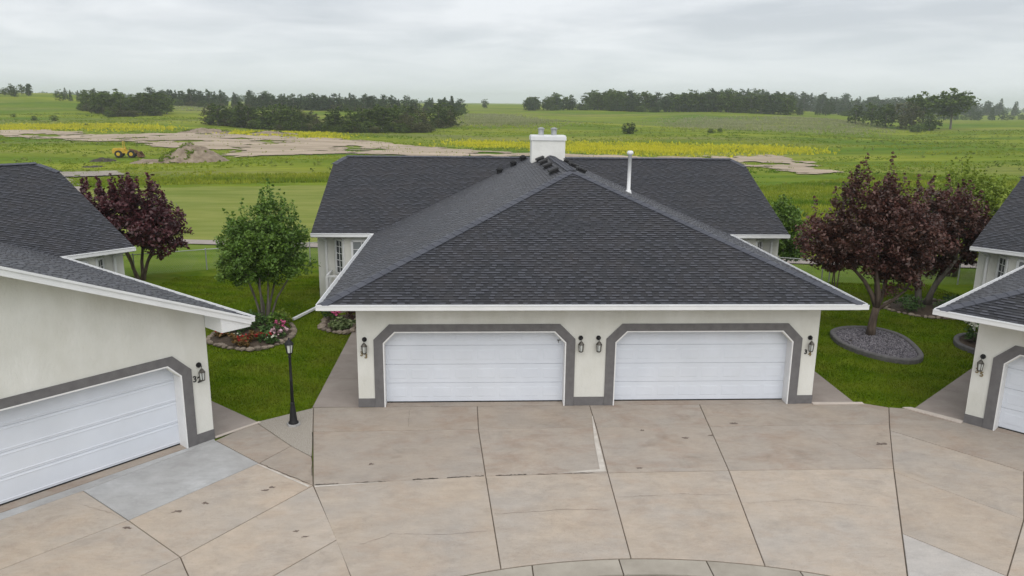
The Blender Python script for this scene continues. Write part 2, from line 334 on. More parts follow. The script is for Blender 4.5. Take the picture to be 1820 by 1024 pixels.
    def mesh(s, name, mats, smooth=False):
        me = bpy.data.meshes.new(name); me.from_pydata(s.v, [], s.f)
        for m in ([mats] if isinstance(mats, str) else mats): me.materials.append(MATS[m])
        if len(s.t): me.attributes.new('tone', 'FLOAT', 'FACE').data.foreach_set('value', np.array(s.t, np.float32))
        if any(s.m): me.polygons.foreach_set('material_index', np.array(s.m, np.int32))
        if smooth: me.polygons.foreach_set('use_smooth', np.ones(len(s.f), bool))
        me.update(); return me
    def build(s, name, mats, parent=None, smooth=False): return obj(name, s.mesh(name, mats, smooth), parent)

def obj(name, me, parent=None, mw=None):
    o = bpy.data.objects.new(name, me); COL.objects.link(o)
    if parent is not None: o.parent = parent
    if mw is not None: o.matrix_local = mw
    return o
def empty(name, loc=(0, 0, 0), rz=0.0):
    o = bpy.data.objects.new(name, None); COL.objects.link(o); o.location = loc; o.rotation_euler = (0, 0, rz); o.empty_display_size = 0.3
    return o
def tag(o, label=None, cat=None, group=None, kind=None):
    if label: o['label'] = label
    if cat: o['category'] = cat
    if group: o['group'] = group
    if kind: o['kind'] = kind
    return o
def mesh_np(name, V, F, mats, tone=None, mi=None, smooth=False):
    """mesh from numpy arrays; F is (M, k)"""
    me = bpy.data.meshes.new(name); V = np.asarray(V, np.float32); F = np.asarray(F, np.int32); M, k = F.shape
    me.vertices.add(len(V)); me.vertices.foreach_set('co', V.ravel())
    me.loops.add(M*k); me.loops.foreach_set('vertex_index', F.ravel())
    me.polygons.add(M); me.polygons.foreach_set('loop_start', np.arange(0, M*k, k, dtype=np.int32)); me.polygons.foreach_set('loop_total', np.full(M, k, np.int32))
    for m in ([mats] if isinstance(mats, str) else mats): me.materials.append(MATS[m])
    if mi is not None: me.polygons.foreach_set('material_index', np.asarray(mi, np.int32))
    if smooth: me.polygons.foreach_set('use_smooth', np.ones(M, bool))
    me.update(calc_edges=True); me.validate()
    if tone is not None: me.attributes.new('tone', 'FLOAT', 'FACE').data.foreach_set('value', np.asarray(tone, np.float32))
    return me
def inset(poly, d):
    """shrink a counter-clockwise plan polygon by d"""
    n = len(poly); res = []
    for i in range(n):
        a = Vector(poly[i-1]); b = Vector(poly[i]); c = Vector(poly[(i+1) % n])
        e1 = (b-a).normalized(); e2 = (c-b).normalized()
        n1 = Vector((-e1.y, e1.x)); n2 = Vector((-e2.y, e2.x)); k = max(1+n1.dot(n2), 0.25)
        res.append(tuple(b + (n1+n2)*(d/k)))
    return res
def ccw(p):
    a = sum(p[i-1][0]*p[i][1]-p[i][0]*p[i-1][1] for i in range(len(p)))
    return p if a > 0 else p[::-1]
def in_poly(x, y, poly):
    x = np.asarray(x); ins = np.zeros(x.shape, bool); n = len(poly)
    for i in range(n):
        x0, y0 = poly[i-1]; x1, y1 = poly[i]
        if y0 == y1: continue
        c = ((y0 > y) != (y1 > y)) & (x < (x1-x0)*(y-y0)/(y1-y0)+x0); ins ^= c
    return ins

# ------------------------------------------------------------------ terrain
_PY = [-400, 12, 18, 30, 60, 100, 200, 270, 350, 500, 700, 1200, 3000, 9000]
_PZ = [0, 0, -.3, -.9, -2.2, -3, -2.8, -2, 0, 3, 4, 3.2, 2, -2]
def sm(a, b, t):
    t = np.clip((t-a)/(b-a), 0, 1); return t*t*(3-2*t)
def terr(x, y):
    x = np.asarray(x, float); y = np.asarray(y, float)
    b = sum(np.interp(y+d, _PY, _PZ) for d in (-8, -4, 0, 4, 8))/5*sm(14, 40, y)+np.interp(y, _PY, _PZ)*(1-sm(14, 40, y))
    az = (x+3)/(np.maximum(y, -30)+60.0)
    rise = np.maximum(b+2.5, 0)*sm(200, 300, y)
    b = b-rise*.85*sm(.36, .5, az)
    b = b+5.5*sm(300, 560, y)*sm(-.3, -.5, az)
    b = b+(.5*np.sin(x/31+y/47)+.35*np.sin(x/17-y/23+1))*sm(60, 140, y)+1.1*np.sin(x/83+y/120+.5)*sm(150, 400, y)
    b = b+.32*np.exp(-((x+9.6)**2/5+(y-11.5)**2/8))
    return b
def vnoise(x, y, s, seed=0):
    """smooth value noise in [0, 1]"""
    g = np.random.default_rng(seed).random((128, 128)); u = np.asarray(x)/s; v = np.asarray(y)/s
    i = np.floor(u).astype(int); j = np.floor(v).astype(int); fu = u-i; fv = v-j; fu = fu*fu*(3-2*fu); fv = fv*fv*(3-2*fv)
    G = lambda a, b: g[a % 128, b % 128]
    return (G(i, j)*(1-fu)+G(i+1, j)*fu)*(1-fv)+(G(i, j+1)*(1-fu)+G(i+1, j+1)*fu)*fv
def fbm(x, y, s, seed=0): return .5*vnoise(x, y, s, seed)+.3*vnoise(x, y, s/2.3, seed+1)+.2*vnoise(x, y, s/5.1, seed+2)

def grid_mesh(name, X, Y, Z, m, keep=None):
    ny, nx = X.shape; V = np.stack([X, Y, Z], -1).reshape(-1, 3)
    i = (np.arange(ny-1)[:, None]*nx+np.arange(nx-1)[None]).ravel(); F = np.stack([i, i+1, i+nx+1, i+nx], -1)
    if keep is not None: F = F[keep.ravel()]
    return mesh_np(name, V, F, m, smooth=True)
FX = [-90, -60, -26, -19, -16.3, -9.5, 0, 9, 13.35, 16, 19.5, 60, 90]; FY = [0, 5, 13.9, 17.1, 19, 23, 24.5, 18.2, 15.56, 14.9, 14.8, 14, 14]
fence_y = lambda x: np.interp(x, FX, FY)
GX = [-90, -70, -42, -23, 0, 10, 16, 40, 60, 90]; GY = [52, 62, 77.6, 82.4, 70, 42, 26, 23, 22, 22]
def field_y(x): return np.interp(x, GX, GY)+1.6*(vnoise(x, np.zeros_like(x), 4, 5)-.5)

xs = np.concatenate([-np.geomspace(120, 5000, 60)[::-1], np.arange(-118, 119, 2.0), np.geomspace(120, 5000, 60)])
ys = np.concatenate([-np.geomspace(30, 400, 12)[::-1], np.arange(-28, 260, 2.0), np.geomspace(262, 5500, 110)])
X, Y = np.meshgrid(xs, ys); Z = terr(X, Y)
under = (Y > -40) & (Y < field_y(X)-3) & (np.abs(X) < 86)
ground = obj('ground', grid_mesh('ground', X, Y, np.where(under, Z-0.35, Z), 'meadow'))
tag(ground, kind='structure')
# lawn inside the fence, and the mown field outside it
xs = np.arange(-90, 90.1, 0.75); t = np.linspace(0, 1, 70)
X = np.repeat(xs[None], len(t), 0); Y = -34+(fence_y(X)+34)*t[:, None]
tag(obj('lawn', grid_mesh('lawn', X, Y, terr(X, Y)-0.03-.3*(np.hypot(X+.4, Y+17.07) < 13.0), 'lawn')), kind='structure')
def path_y(x): return np.interp(x, [-88, -60, -35, -20, 0, 14, 30, 50, 88], [41, 36, 32.3, 29.4, 25.6, 21.7, 19.5, 18.2, 17])
Y = fence_y(X)+(path_y(X)-fence_y(X))*t[:, None]; tag(obj('verge', grid_mesh('verge', X, Y, terr(X, Y)-0.025, 'verge')), kind='structure')
Y = path_y(X)+(field_y(X)-path_y(X))*t[:, None]
tag(obj('mown_field', grid_mesh('mown_field', X, Y, terr(X, Y)-0.02-.25*t[:, None]**40, 'field')), kind='structure')

# footpath behind the gardens
PC = [(-88, 41), (-60, 36), (-35, 32.3), (-20, 29.4), (0, 25.6), (14, 21.7), (30, 19.5), (50, 18.2), (88, 17)]
px_ = np.arange(-86, 86, 0.8); pyc = np.interp(px_, [p[0] for p in PC], [p[1] for p in PC]); pyc = np.convolve(np.pad(pyc, 8, 'edge'), np.ones(17)/17, 'valid')
X = np.stack([px_, px_, px_]); Y = np.stack([pyc-.95, pyc, pyc+.95]); tag(obj('footpath', grid_mesh('footpath', X, Y, terr(X, Y)+.03, 'concrete_walk')), kind='structure')

# dirt track, ragged at the edges
SU = [(-260, 330), (-144.5, 224.3), (-127.3, 222.7), (-106, 211.4), (-91, 218.3), (-90, 231), (-73.8, 209.7), (-55.9, 200.9), (-33.7, 196.2), (-14.4, 177.3), (.5, 157), (15.5, 147), (53.8, 150.9), (66, 161.6), (69, 147.7), (60, 112.8)]
SL = [(52, 106), (54, 129.5), (13.7, 126.9), (-18.4, 133.4), (-30.5, 140.9), (-44.9, 132.3), (-49.4, 129.6), (-56.2, 148), (-68, 152.2), (-87, 168.5), (-112, 192.5), (-131.7, 202), (-250, 305)]
TRACK = ccw(SU+SL)
def sheet(name, poly, m, step, seed, amp, off, thr=0.5, kind='structure'):
    a = np.array(poly); gx = np.arange(a[:, 0].min()-3, a[:, 0].max()+3, step); gy = np.arange(a[:, 1].min()-6, a[:, 1].max()+6, step)
    X, Y = np.meshgrid(gx, gy)
    cx = (X[:-1, :-1]+X[1:, 1:])/2; cy = (Y[:-1, :-1]+Y[1:, 1:])/2
    dx = (fbm(cx, cy, 7, seed)-.5)*amp*2; dy = (fbm(cx, cy, 7, seed+9)-.5)*amp*3
    keep = in_poly(cx+dx, cy+dy, poly) & (fbm(cx, cy, 9, seed+4) < thr)
    jg = np.random.default_rng(seed+77); X = X+jg.uniform(-.42, .42, X.shape)*step; Y = Y+jg.uniform(-.42, .42, Y.shape)*step
    return tag(obj(name, grid_mesh(name, X, Y, terr(X, Y)+off+.05*vnoise(X, Y, 1.5, seed), m, keep)), kind=kind)
sheet('dirt_track', [p for p in TRACK if p[0] > -200] + [], 'sand', 0.5, 3, 5, .14, .66)
sheet('gravel_lane', ccw([(-57.5, 101.5), (-52.5, 93.6), (-59.6, 90), (-52, 80), (-45.6, 67), (-50, 64), (-62, 86), (-75, 93), (-75, 101)]), 'lane', 0.5, 31, 1.2, .14, .8)

# ------------------------------------------------------------------ driveway slabs
drive_mb = MB(); SLABS = []
def slab(pts, m): SLABS.append((ccw(pts), m))
J1 = [(-7.29, -.02), (-7.0, -1.55), (-6.45, -4.3), (-4.906, -8.25)]
J2 = [(-2.98, 0), (-2.96, -1.5), (-2.82, -3.98), (-2.61, -7.38)]
J3 = [(.03, 0), (-.01, -1.46), (-.14, -3.9), (-.28, -7.17)]
J4 = [(3.02, 0), (2.85, -1.46), (2.57, -3.86), (2.04, -7.42)]
J5 = [(8.1, -.33), (7.53, -1.42), (6.32, -3.86), (4.19, -8.31)]
AC = (-.4, -17.07); AR = 9.9
def arc(x0, x1, n=6, r=AR): return [(x, AC[1]+math.sqrt(max(r*r-(x-AC[0])**2, 0))) for x in np.linspace(x0, x1, n)]
JS = [J1, J2, J3, J4, J5]
for k in range(4):
    a, b = JS[k], JS[k+1]
    if k == 3: slab([a[0], (6.1, 0), (7.5, 0), b[0], b[1], a[1]], 'concrete_apron')
    else: slab([a[0], b[0], b[1], a[1]], 'concrete_apron')
    slab([a[1], b[1], b[2], a[2]], 'concrete_apron')
    xa = a[3][0]; xb = b[3][0]
    slab([a[2], b[2]] + arc(xb, xa, 7), 'concrete')
# side driveway on the left
dv = Vector((-.669, -.743)); nv = Vector((.743, -.669)); c32 = Vector((-9.26, -1.89))
P = lambda s_, d_: tuple(c32 + dv*s_ + nv*d_)
slab([(-9.20, -2.0), (-7.86, -3.23), (-9.70, -5.61), (-11.12, -4.4)], 'concrete_grey')
slab([(-11.12, -4.4), (-9.70, -5.61), (-11.3, -7.3), P(5.6, .3)], 'concrete')
slab([P(5.6, .3), (-11.3, -7.3), (-14, -10.2), P(9.5, .3)], 'concrete')
slab([tuple(c32), P(9.5, 0), P(9.5, .3), P(5.6, .3), (-11.12, -4.4), (-9.20, -2.0)], 'concrete_grey')
slab([(-7.86, -3.23), (-6.45, -4.3), (-8.26, -6.89), (-9.70, -5.61)], 'concrete')
slab([(-9.70, -5.61), (-8.26, -6.89), (-10, -9.0), (-11.3, -7.3)], 'concrete')
slab([(-11.3, -7.3), (-10, -9.0), (-12.2, -11.8), (-14, -10.2)], 'concrete')
slab([(-6.45, -4.3), (-5.6, -6.4), (-7.3, -8.5), (-8.26, -6.89)], 'concrete')
slab([(-8.26, -6.89), (-7.3, -8.5), (-9, -11), (-10, -9.0)], 'concrete')
slab([(-5.6, -6.4), (-4.906, -8.25), (-6.01, -8.91), (-7.3, -8.5)], 'concrete')
slab([(-7.3, -8.5), (-6.01, -8.91), (-7.58, -10.25), (-9, -11)], 'concrete')
slab([(-9, -11), (-7.58, -10.25), (-8.8, -11.82), (-10.2, -13)], 'concrete')
slab([(-9.20, -2.0), (-8.54, -.93), (-7.35, -2.35), (-7.86, -3.23)], 'concrete_apron')
slab([(-7.35, -2.35), (-6.74, -2.95), (-6.45, -4.3), (-7.86, -3.23)], 'concrete_apron')
slab([(-8.54, -.93), (-7.29, -.02), (-6.74, -2.95), (-7.35, -2.35)], 'aggregate')
# side driveway on the right
slab([(8.1, -.33), (8.67, -.46), (9.52, -1.37), (11.6, -3.75), (10.5, -5.7), (9.18, -4.09), (7.33, -1.82), (7.53, -1.42)], 'concrete_apron')
slab([(7.33, -1.82), (9.18, -4.09), (7.75, -6.09), (6.24, -4.03), (6.32, -3.86)], 'concrete')
slab([(9.18, -4.09), (10.5, -5.7), (9.2, -7.9), (7.75, -6.09)], 'concrete')
slab([(6.24, -4.03), (7.75, -6.09), (6.14, -7.92), (5.046, -6.52)], 'concrete')
slab([(7.75, -6.09), (9.2, -7.9), (7.6, -9.6), (6.14, -7.92)], 'concrete')
slab([(5.046, -6.52), (6.14, -7.92), (5.21, -8.91), (4.19, -8.31)], 'concrete_pale')
slab([(6.14, -7.92), (7.6, -9.6), (6.78, -10.25), (5.21, -8.91)], 'concrete')
slab([(9.2, -7.9), (10.6, -9.6), (9.1, -11.3), (7.6, -9.6)], 'concrete')
slab([(10.5, -5.7), (13.6, -9.4), (12, -11.2), (10.6, -9.6), (9.2, -7.9)], 'concrete')
slab([(7.6, -9.6), (9.1, -11.3), (8.0, -11.82), (6.78, -10.25)], 'concrete')
slab([(11.6, -3.75), (15, -7.6), (13.6, -9.4), (10.5, -5.7)], 'concrete_apron')
for p, m in SLABS: drive_mb.prism(p, -.10, -.022)
driveway = tag(drive_mb.build('driveway', 'joint'), kind='structure')
for p, m in SLABS:
    q = inset(p, .0105); z = random.uniform(-.004, .004)
    MB().prism(q, -.09, z-.006).prism(q, z-.0058, z, top=inset(q, .006)).build('driveway_slab', m, driveway)
# gutter pan of the turning circle, in cast lengths
road = MB(); road.prism(arc(8.4, -9.2, 60, 9.42) + [(-9.2, -32), (8.4, -32)], -.3, -.06)
road = tag(road.build('road', 'asphalt'), kind='structure')
pan = MB(); pan.prism(ccw(arc(-9.2, 8.4, 60) + arc(8.4, -9.2, 60, 9.42)), -.12, -.05); pan = tag(pan.build('gutter_pan', 'joint'), kind='structure')
cuts = [-9.2, -8.4, -7.4, -6.4, -5.1, -3.6, -2.06, -.5, 1.05, 2.6, 4.1, 5.5, 6.7, 7.6, 8.4]
for a, b in zip(cuts[:-1], cuts[1:]):
    q = inset(ccw(arc(a, b, 8) + arc(b, a, 8, 9.42)), .012)
    MB().prism(q, -.045, -.018).build('gutter_length', 'concrete_gutter', pan)
# pale bands where the side walks meet the aprons, mortar repairs and small stains (thin sheets)
def strip(name, pts, m, z=.004, th=.004, parent=driveway): return MB().prism(ccw(pts), z-th, z).build(name, m, parent)
strip('mortar_repair', [(-.02, -.75), (.0, -.75), (-.17, -3.84), (-.30, -3.84), (-.20, -2.4)], 'mortar_patch', .009)
strip('mortar_repair', [(-.31, -3.75), (-.17, -3.75), (-.17, -3.86), (-1.25, -3.90)], 'mortar_patch', .0095)
strip('mortar_repair', [(-7.86, -3.28), (-6.52, -4.33), (-6.54, -4.39), (-7.88, -3.31)], 'mortar_patch', .009)
strip('mortar_repair', [(-6.42, -4.33), (-5.1, -4.22), (-5.1, -4.23), (-6.40, -4.40)], 'mortar_patch', .009)
def blob(cx, cy, r, seed, asp=1.0):
    g = np.random.default_rng(seed); n = 15; rr = r*g.uniform(.2, 1.25, n); th = np.sort(np.linspace(0, 2*np.pi, n, endpoint=False)+g.uniform(-.15, .15, n))
    return [(cx+a*math.cos(t_)*asp, cy+a*math.sin(t_)) for a, t_ in zip(rr, th)]
for k, (x, y, r) in enumerate([(-5.35, -3.35, .04), (2.05, -2.15, .06), (1.1, -1.68, .05), (2.72, -2.02, .05), (3.52, -1.3, .06), (-8.9, -5.3, .06), (-8.45, -5.0, .05), (-7.4, -4.5, .05), (-7.3, -4.38, .05), (-9.6, -5.9, .05), (.6, -3.7, .04), (-6.4, -6.1, .04), (-6.2, -6.3, .04), (6.7, -2.6, .08)]):
    strip('stain', blob(x, y, r, k, 1.6), 'stain', .0085)
# dark crack filler in the ragged joint
def crack(pts, w=.006, seed=0, m='stain'):
    g_ = random.Random(seed); q = []
    for (x0, y0), (x1, y1) in zip(pts[:-1], pts[1:]):
        for k in range(8): t_ = k/8; q.append((x0+(x1-x0)*t_+g_.uniform(-.02, .02), y0+(y1-y0)*t_+g_.uniform(-.02, .02)))
    m_ = MB()
    for a, b in zip(q[:-1], q[1:]):
        d_ = Vector((b[0]-a[0], b[1]-a[1])).normalized(); n_ = Vector((-d_.y, d_.x))*w*g_.uniform(.3, 1.4)
        m_.poly([(a[0]-n_.x, a[1]-n_.y, .0082), (b[0]-n_.x, b[1]-n_.y, .0082), (b[0]+n_.x, b[1]+n_.y, .0082), (a[0]+n_.x, a[1]+n_.y, .0082)])
    return m_.build('hairline_crack', m, driveway)
crack([(-5.15, -6.6), (-4.6, -6.25), (-3.6, -6.3), (-2.75, -6.2)], .0026, 1); crack([(-2.7, -5.6), (-1.2, -5.45), (-.25, -5.5)], .0026, 2); crack([(-.15, -5.0), (1.2, -4.9), (2.4, -5.0)], .0026, 3)
crack([(4.6, -.1), (5.2, -1.4), (5.6, -2.6), (6.0, -3.8)], .0026, 4); crack([(-10.9, -5.0), (-10.2, -5.3), (-9.75, -5.6)], .0026, 5); crack([(-4.75, -.05), (-4.7, -1.5)], .0026, 6); crack([(2.5, -5.3), (3.6, -5.2), (5.3, -5.6)], .0026, 7); crack([(7.6, -4.6), (8.4, -4.9)], .0026, 8)
for k, (a, b) in enumerate(((-6.42, -5.9), (-5.6, -4.9), (-4.4, -3.8), (-3.65, -3.1), (-3.05, -2.85), (-2.6, -1.9), (-1.7, -1.2), (-1.1, -.4))):
    y0 = -4.3+(a+6.45)*.32/3.6 if a < -2.85 else -3.98+(a+2.85)*.03; y1 = -4.3+(b+6.45)*.32/3.6 if b < -2.8 else -3.98+(b+2.85)*.03
    crack([(a, y0), ((a+b)/2, (y0+y1)/2), (b, y1)], [.014, .009, .017, .012, .008, .013, .007, .006][k], 60+k, 'dark_soil')
crack([(-7.82, -3.27), (-7.2, -3.75), (-6.5, -4.28)], .008, 71, 'dark_soil'); crack([(-7.0, -1.6), (-6.5, -4.2)], .006, 73, 'dark_soil')
CONCRETE_AREAS = [p for p, m in SLABS]

# ------------------------------------------------------------------ houses
WW, EE, HE, SL_ = 6.1, 6.83, 2.97, .402
RIDGE = 5.72; APX = .15; Y1 = 9.93; YR = 16.14; ZR = 5.46; RX = 9.22; RR_ = 8.72
CAPMESH = []
for k in range(5):
    m_ = MB(); w = .165; l = .33; tn = random.uniform(.2, .8); sl = .042
    # bent cap lying along +Y, lower end at y=0 raised
    for s_ in (-1, 1):
        a = [(0, 0, .030), (s_*w, 0, .030-sl), (s_*w, l, .018-sl), (0, l, .018)]
        b = [(p[0], p[1], p[2]-.02) for p in a]
        m_.poly(a if s_ < 0 else a[::-1], tn); m_.poly([a[0], b[0], b[1], a[1]], tn*.5); m_.poly([a[1], b[1], b[2], a[2]], tn*.5)
    CAPMESH.append(m_.mesh('ridge_cap', 'shingle_cap'))
TABMESH = {}
def tabmesh(w, k):
    key = (round(w, 3), k)
    if key not in TABMESH:
        m_ = MB(); add_tab(m_, lambda u, v, h: (u, v, h), (0, w), (0, w), 0, .118, .021 if TONES[k] > .4 else .012, TONES[k]); TABMESH[key] = m_.mesh('shingle', 'shingle')
    return TABMESH[key]
TONES = [.10, .95, .60, .20, .80, .06, .26]
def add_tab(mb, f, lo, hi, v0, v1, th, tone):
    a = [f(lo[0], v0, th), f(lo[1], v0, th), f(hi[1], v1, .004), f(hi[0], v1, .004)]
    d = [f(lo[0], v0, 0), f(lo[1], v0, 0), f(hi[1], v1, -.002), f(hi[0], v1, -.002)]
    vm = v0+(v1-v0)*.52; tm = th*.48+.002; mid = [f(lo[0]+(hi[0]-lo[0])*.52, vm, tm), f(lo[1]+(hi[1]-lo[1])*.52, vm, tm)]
    mb.poly([a[0], a[1], mid[1], mid[0]], tone); mb.poly([mid[0], mid[1], a[2], a[3]], .16+tone*.30); mb.poly([d[0], d[1], a[1], a[0]], .0); mb.poly([d[1], d[2], a[2], a[1]], tone*.6); mb.poly([d[3], d[0], a[0], a[3]], tone*.6)  # butt faces coloured black, painting a shadow line at each course
def shingle_plane(poly3, parent, n_single=0, seed=0, wmul=.9):
    """lay courses of shingles over a roof plane whose first edge is the eave; returns the joined field"""
    g = random.Random(seed)
    p = [Vector(q) for q in poly3]; U = (p[1]-p[0]).normalized(); N = (p[1]-p[0]).cross(p[-1]-p[0]).normalized()
    if N.z < 0: N = -N
    Vv = N.cross(U)
    if Vv.z < 0: Vv = -Vv
    uv = [((q-p[0]).dot(U), (q-p[0]).dot(Vv)) for q in p]
    def span(v):
        hit = []
        for i in range(len(uv)):
            (u0, v0), (u1, v1) = uv[i-1], uv[i]
            if (v0 <= v) != (v1 <= v): hit.append(u0+(u1-u0)*(v-v0)/(v1-v0))
        return (min(hit), max(hit)) if len(hit) >= 2 else None
    vmax = max(q[1] for q in uv); ex = .114; mb = MB()
    O = p[0]; f = lambda u, v, h: tuple(O+U*u+Vv*v+N*(h+.008))
    k = 0; v = .0; single = []
    while v < vmax-.02:
        s0 = span(v+.001); s1 = span(min(v+ex, vmax-.002))
        if s0 is None: break
        if s1 is None: s1 = s0
        u = min(s0[0], s1[0])-g.uniform(0, .3); end = max(s0[1], s1[1]); high = g.random() < .5
        while u < end:
            w = (g.choice([.13, .17, .21]) if high else g.choice([.15, .2, .26]))*wmul
            if high: tn = g.choice([.7, .95, .58, .82, 1, .5]); th = .021
            else: tn = g.choice([.06, .12, .2, .28, .1, .18]); th = .012
            a0 = max(u, s0[0]); b0 = min(u+w, s0[1]); a1 = max(u, s1[0]); b1 = min(u+w, s1[1])
            full = (a0 == u and a1 == u and b0 == u+w and b1 == u+w)
            if full and len(single) < n_single:
                o = obj('shingle', tabmesh(w, g.choice([1, 4, 1, 2]) if high else g.choice([0, 3, 5, 6])), parent, Matrix(((U.x, Vv.x, N.x, f(u, v, 0)[0]), (U.y, Vv.y, N.y, f(u, v, 0)[1]), (U.z, Vv.z, N.z, f(u, v, 0)[2]), (0, 0, 0, 1)))); single.append(o)
            else:
                if b0 < a0: a0 = b0 = (a1 if u < s0[0] else b1); a0 = b0 = min(max(a0, s0[0]), s0[1])
                if b1 < a1: a1 = b1 = min(max(a0 if u < s1[0] else b0, s1[0]), s1[1])
                if b0-a0 > .005 or b1-a1 > .005: add_tab(mb, f, (a0, b0), (a1, b1), v, v+ex+.004, th, tn)
            u += w; high = not high if g.random() < .85 else high
        v += ex; k += 1
    o = mb.build('shingle_field', 'shingle', parent); o['kind'] = 'stuff'
    return o
def caps(a, b, parent, lift=.012):
    a = Vector(a); b = Vector(b); d = (b-a); L = d.length; d.normalize(); x = d.cross(Vector((0, 0, 1))).normalized(); z = x.cross(d)
    n = int(L/.27)
    for k in range(n):
        p = a+d*(k*.27)+z*lift
        obj('ridge_cap', CAPMESH[random.randrange(5)], parent, Matrix(((x.x, d.x, z.x, p.x), (x.y, d.y, z.y, p.y), (x.z, d.z, z.z, p.z), (0, 0, 0, 1))))
def gutter(parent, a, b, outn):
    """open trough along an eave from a to b; outn points away from the house"""
    a = Vector(a); b = Vector(b); n = Vector(outn)
    m_ = MB(); z = Vector((0, 0, 1))
    m_.bar(a+n*.055-z*.115, b+n*.055-z*.115, .11, .008)
    m_.bar(a+n*.112-z*.055, b+n*.112-z*.055, .008, .125)
    m_.bar(a+n*.122-z*.000, b+n*.122-z*.000, .016, .014)
    m_.bar(a+n*.002-z*.065, b+n*.002-z*.065, .012, .14)
    for e in (a, b):
        d = (b-a).normalized()*(1 if e is a else -1); m_.bar(e+d*.004+n*.003-z*.058, e+d*.004+n*.109-z*.058, .006, .112, up=(0, 0, 1))
    return m_.build('gutter', 'white_metal', parent)
def downspout(parent, pts):
    m_ = MB()
    for p, q in zip(pts[:-1], pts[1:]): m_.bar(p, q, .10, .075)
    return m_.build('downspout', 'white_metal', parent)
def text_mesh(txt, size, m, parent, mw, name='house_number'):
    c = bpy.data.curves.new('digit', 'FONT'); c.body = txt; c.size = size; c.extrude = .008; c.align_x = 'CENTER'; c.offset = .004
    o = bpy.data.objects.new('digit', c); COL.objects.link(o)
    dg = bpy.context.evaluated_depsgraph_get(); me = bpy.data.meshes.new_from_object(o.evaluated_get(dg)); bpy.data.objects.remove(o)
    me.materials.clear(); me.materials.append(MATS[m]); me.name = name
    return obj(name, me, parent, mw)
def window(parent, a, b, z0, z1, nx, nz, name='window', curtain=True):
    """window set in a vertical face whose bottom edge runs from a to b; the frame stands proud on the outer side"""
    a = Vector((a[0], a[1], 0)); b = Vector((b[0], b[1], 0)); d = (b-a).normalized(); n = Vector((d.y, -d.x, 0)); L = (b-a).length; fr = .085
    root = MB(); Z = Vector((0, 0, 1)); P_ = lambda u, w, o_: a+d*u+Z*w+n*o_
    root.bar(P_(0, z0, .01), P_(L, z0, .01), .10, fr).bar(P_(0, z1, .01), P_(L, z1, .01), .10, fr)
    root.bar(P_(0, z0, .01), P_(0, z1, .01), fr, .10, up=tuple(n)).bar(P_(L, z0, .01), P_(L, z1, .01), fr, .10, up=tuple(n))
    w_ = root.build(name, 'white_metal', parent)
    pane = MB(); pane.bar(P_(L/2, z0+fr/2, .018), P_(L/2, z1-fr/2, .018), L-fr, .012, up=tuple(n)); pane.build('pane', 'glass' if not curtain else 'pane_light', w_)
    for k in range(1, nx): MB().bar(P_(L*k/nx, z0+fr/2, .03), P_(L*k/nx, z1-fr/2, .03), .022, .014, up=tuple(n)).build('muntin', 'white_metal', w_)
    for k in range(1, nz):
        zk = z0+(z1-z0)*k/nz; MB().bar(P_(fr/2, zk, .032), P_(L-fr/2, zk, .032), .014, .022).build('muntin', 'white_metal', w_)
    return w_

def garage_door(H, sx, style):
    """sectional door behind one opening; sx is -1 or 1"""
    x0, x1 = (-5.44, -.64) if sx < 0 else (.64, 5.44)
    gd = MB(); gd.box(x0, x1, .335, .35, 0.01, 2.2); gd = gd.build('garage_door', 'white_door', H)
    MB().box(x0+.02, x1-.02, .285, .33, .004, .028).build('door_seal', 'dark_gap', gd)
    hs = .525
    for k in range(4):
        z0 = .03+k*hs; z1 = z0+hs-.008; m_ = MB(); m_.box(x0+.02, x1-.02, .30, .333, z0, z1)
        def panel(a, b, c, d, h=.0045, e=.022):
            o_ = [(a, c), (b, c), (b, d), (a, d)]; i_ = [(a+e, c+e), (b-e, c+e), (b-e, d-e), (a+e, d-e)]; yb = .2995
            for q in range(4):
                r = (q+1) % 4; m_.poly([(o_[q][0], yb, o_[q][1]), (o_[r][0], yb, o_[r][1]), (i_[r][0], yb-h, i_[r][1]), (i_[q][0], yb-h, i_[q][1])])
            m_.poly([(p[0], yb-h, p[1]) for p in i_])
        if style == 'panel':
            n = 8; w = (x1-x0-.10)/n
            for q in range(n): panel(x0+.05+q*w+.06, x0+.05+(q+1)*w-.06, z0+.12, z1-.12)
        else:
            for zc in (z0+.05, z1-.05): panel(x0+.03, x1-.03, zc-.018, zc+.018, .008, .008)
        m_.build('door_section', 'white_door', gd)
    return gd
def trim_ring(outer, inner, y0, y1):
    m_ = MB()
    for k in range(len(outer)-1): m_.xz([outer[k], outer[k+1], inner[k+1], inner[k]], y0, y1)
    return m_
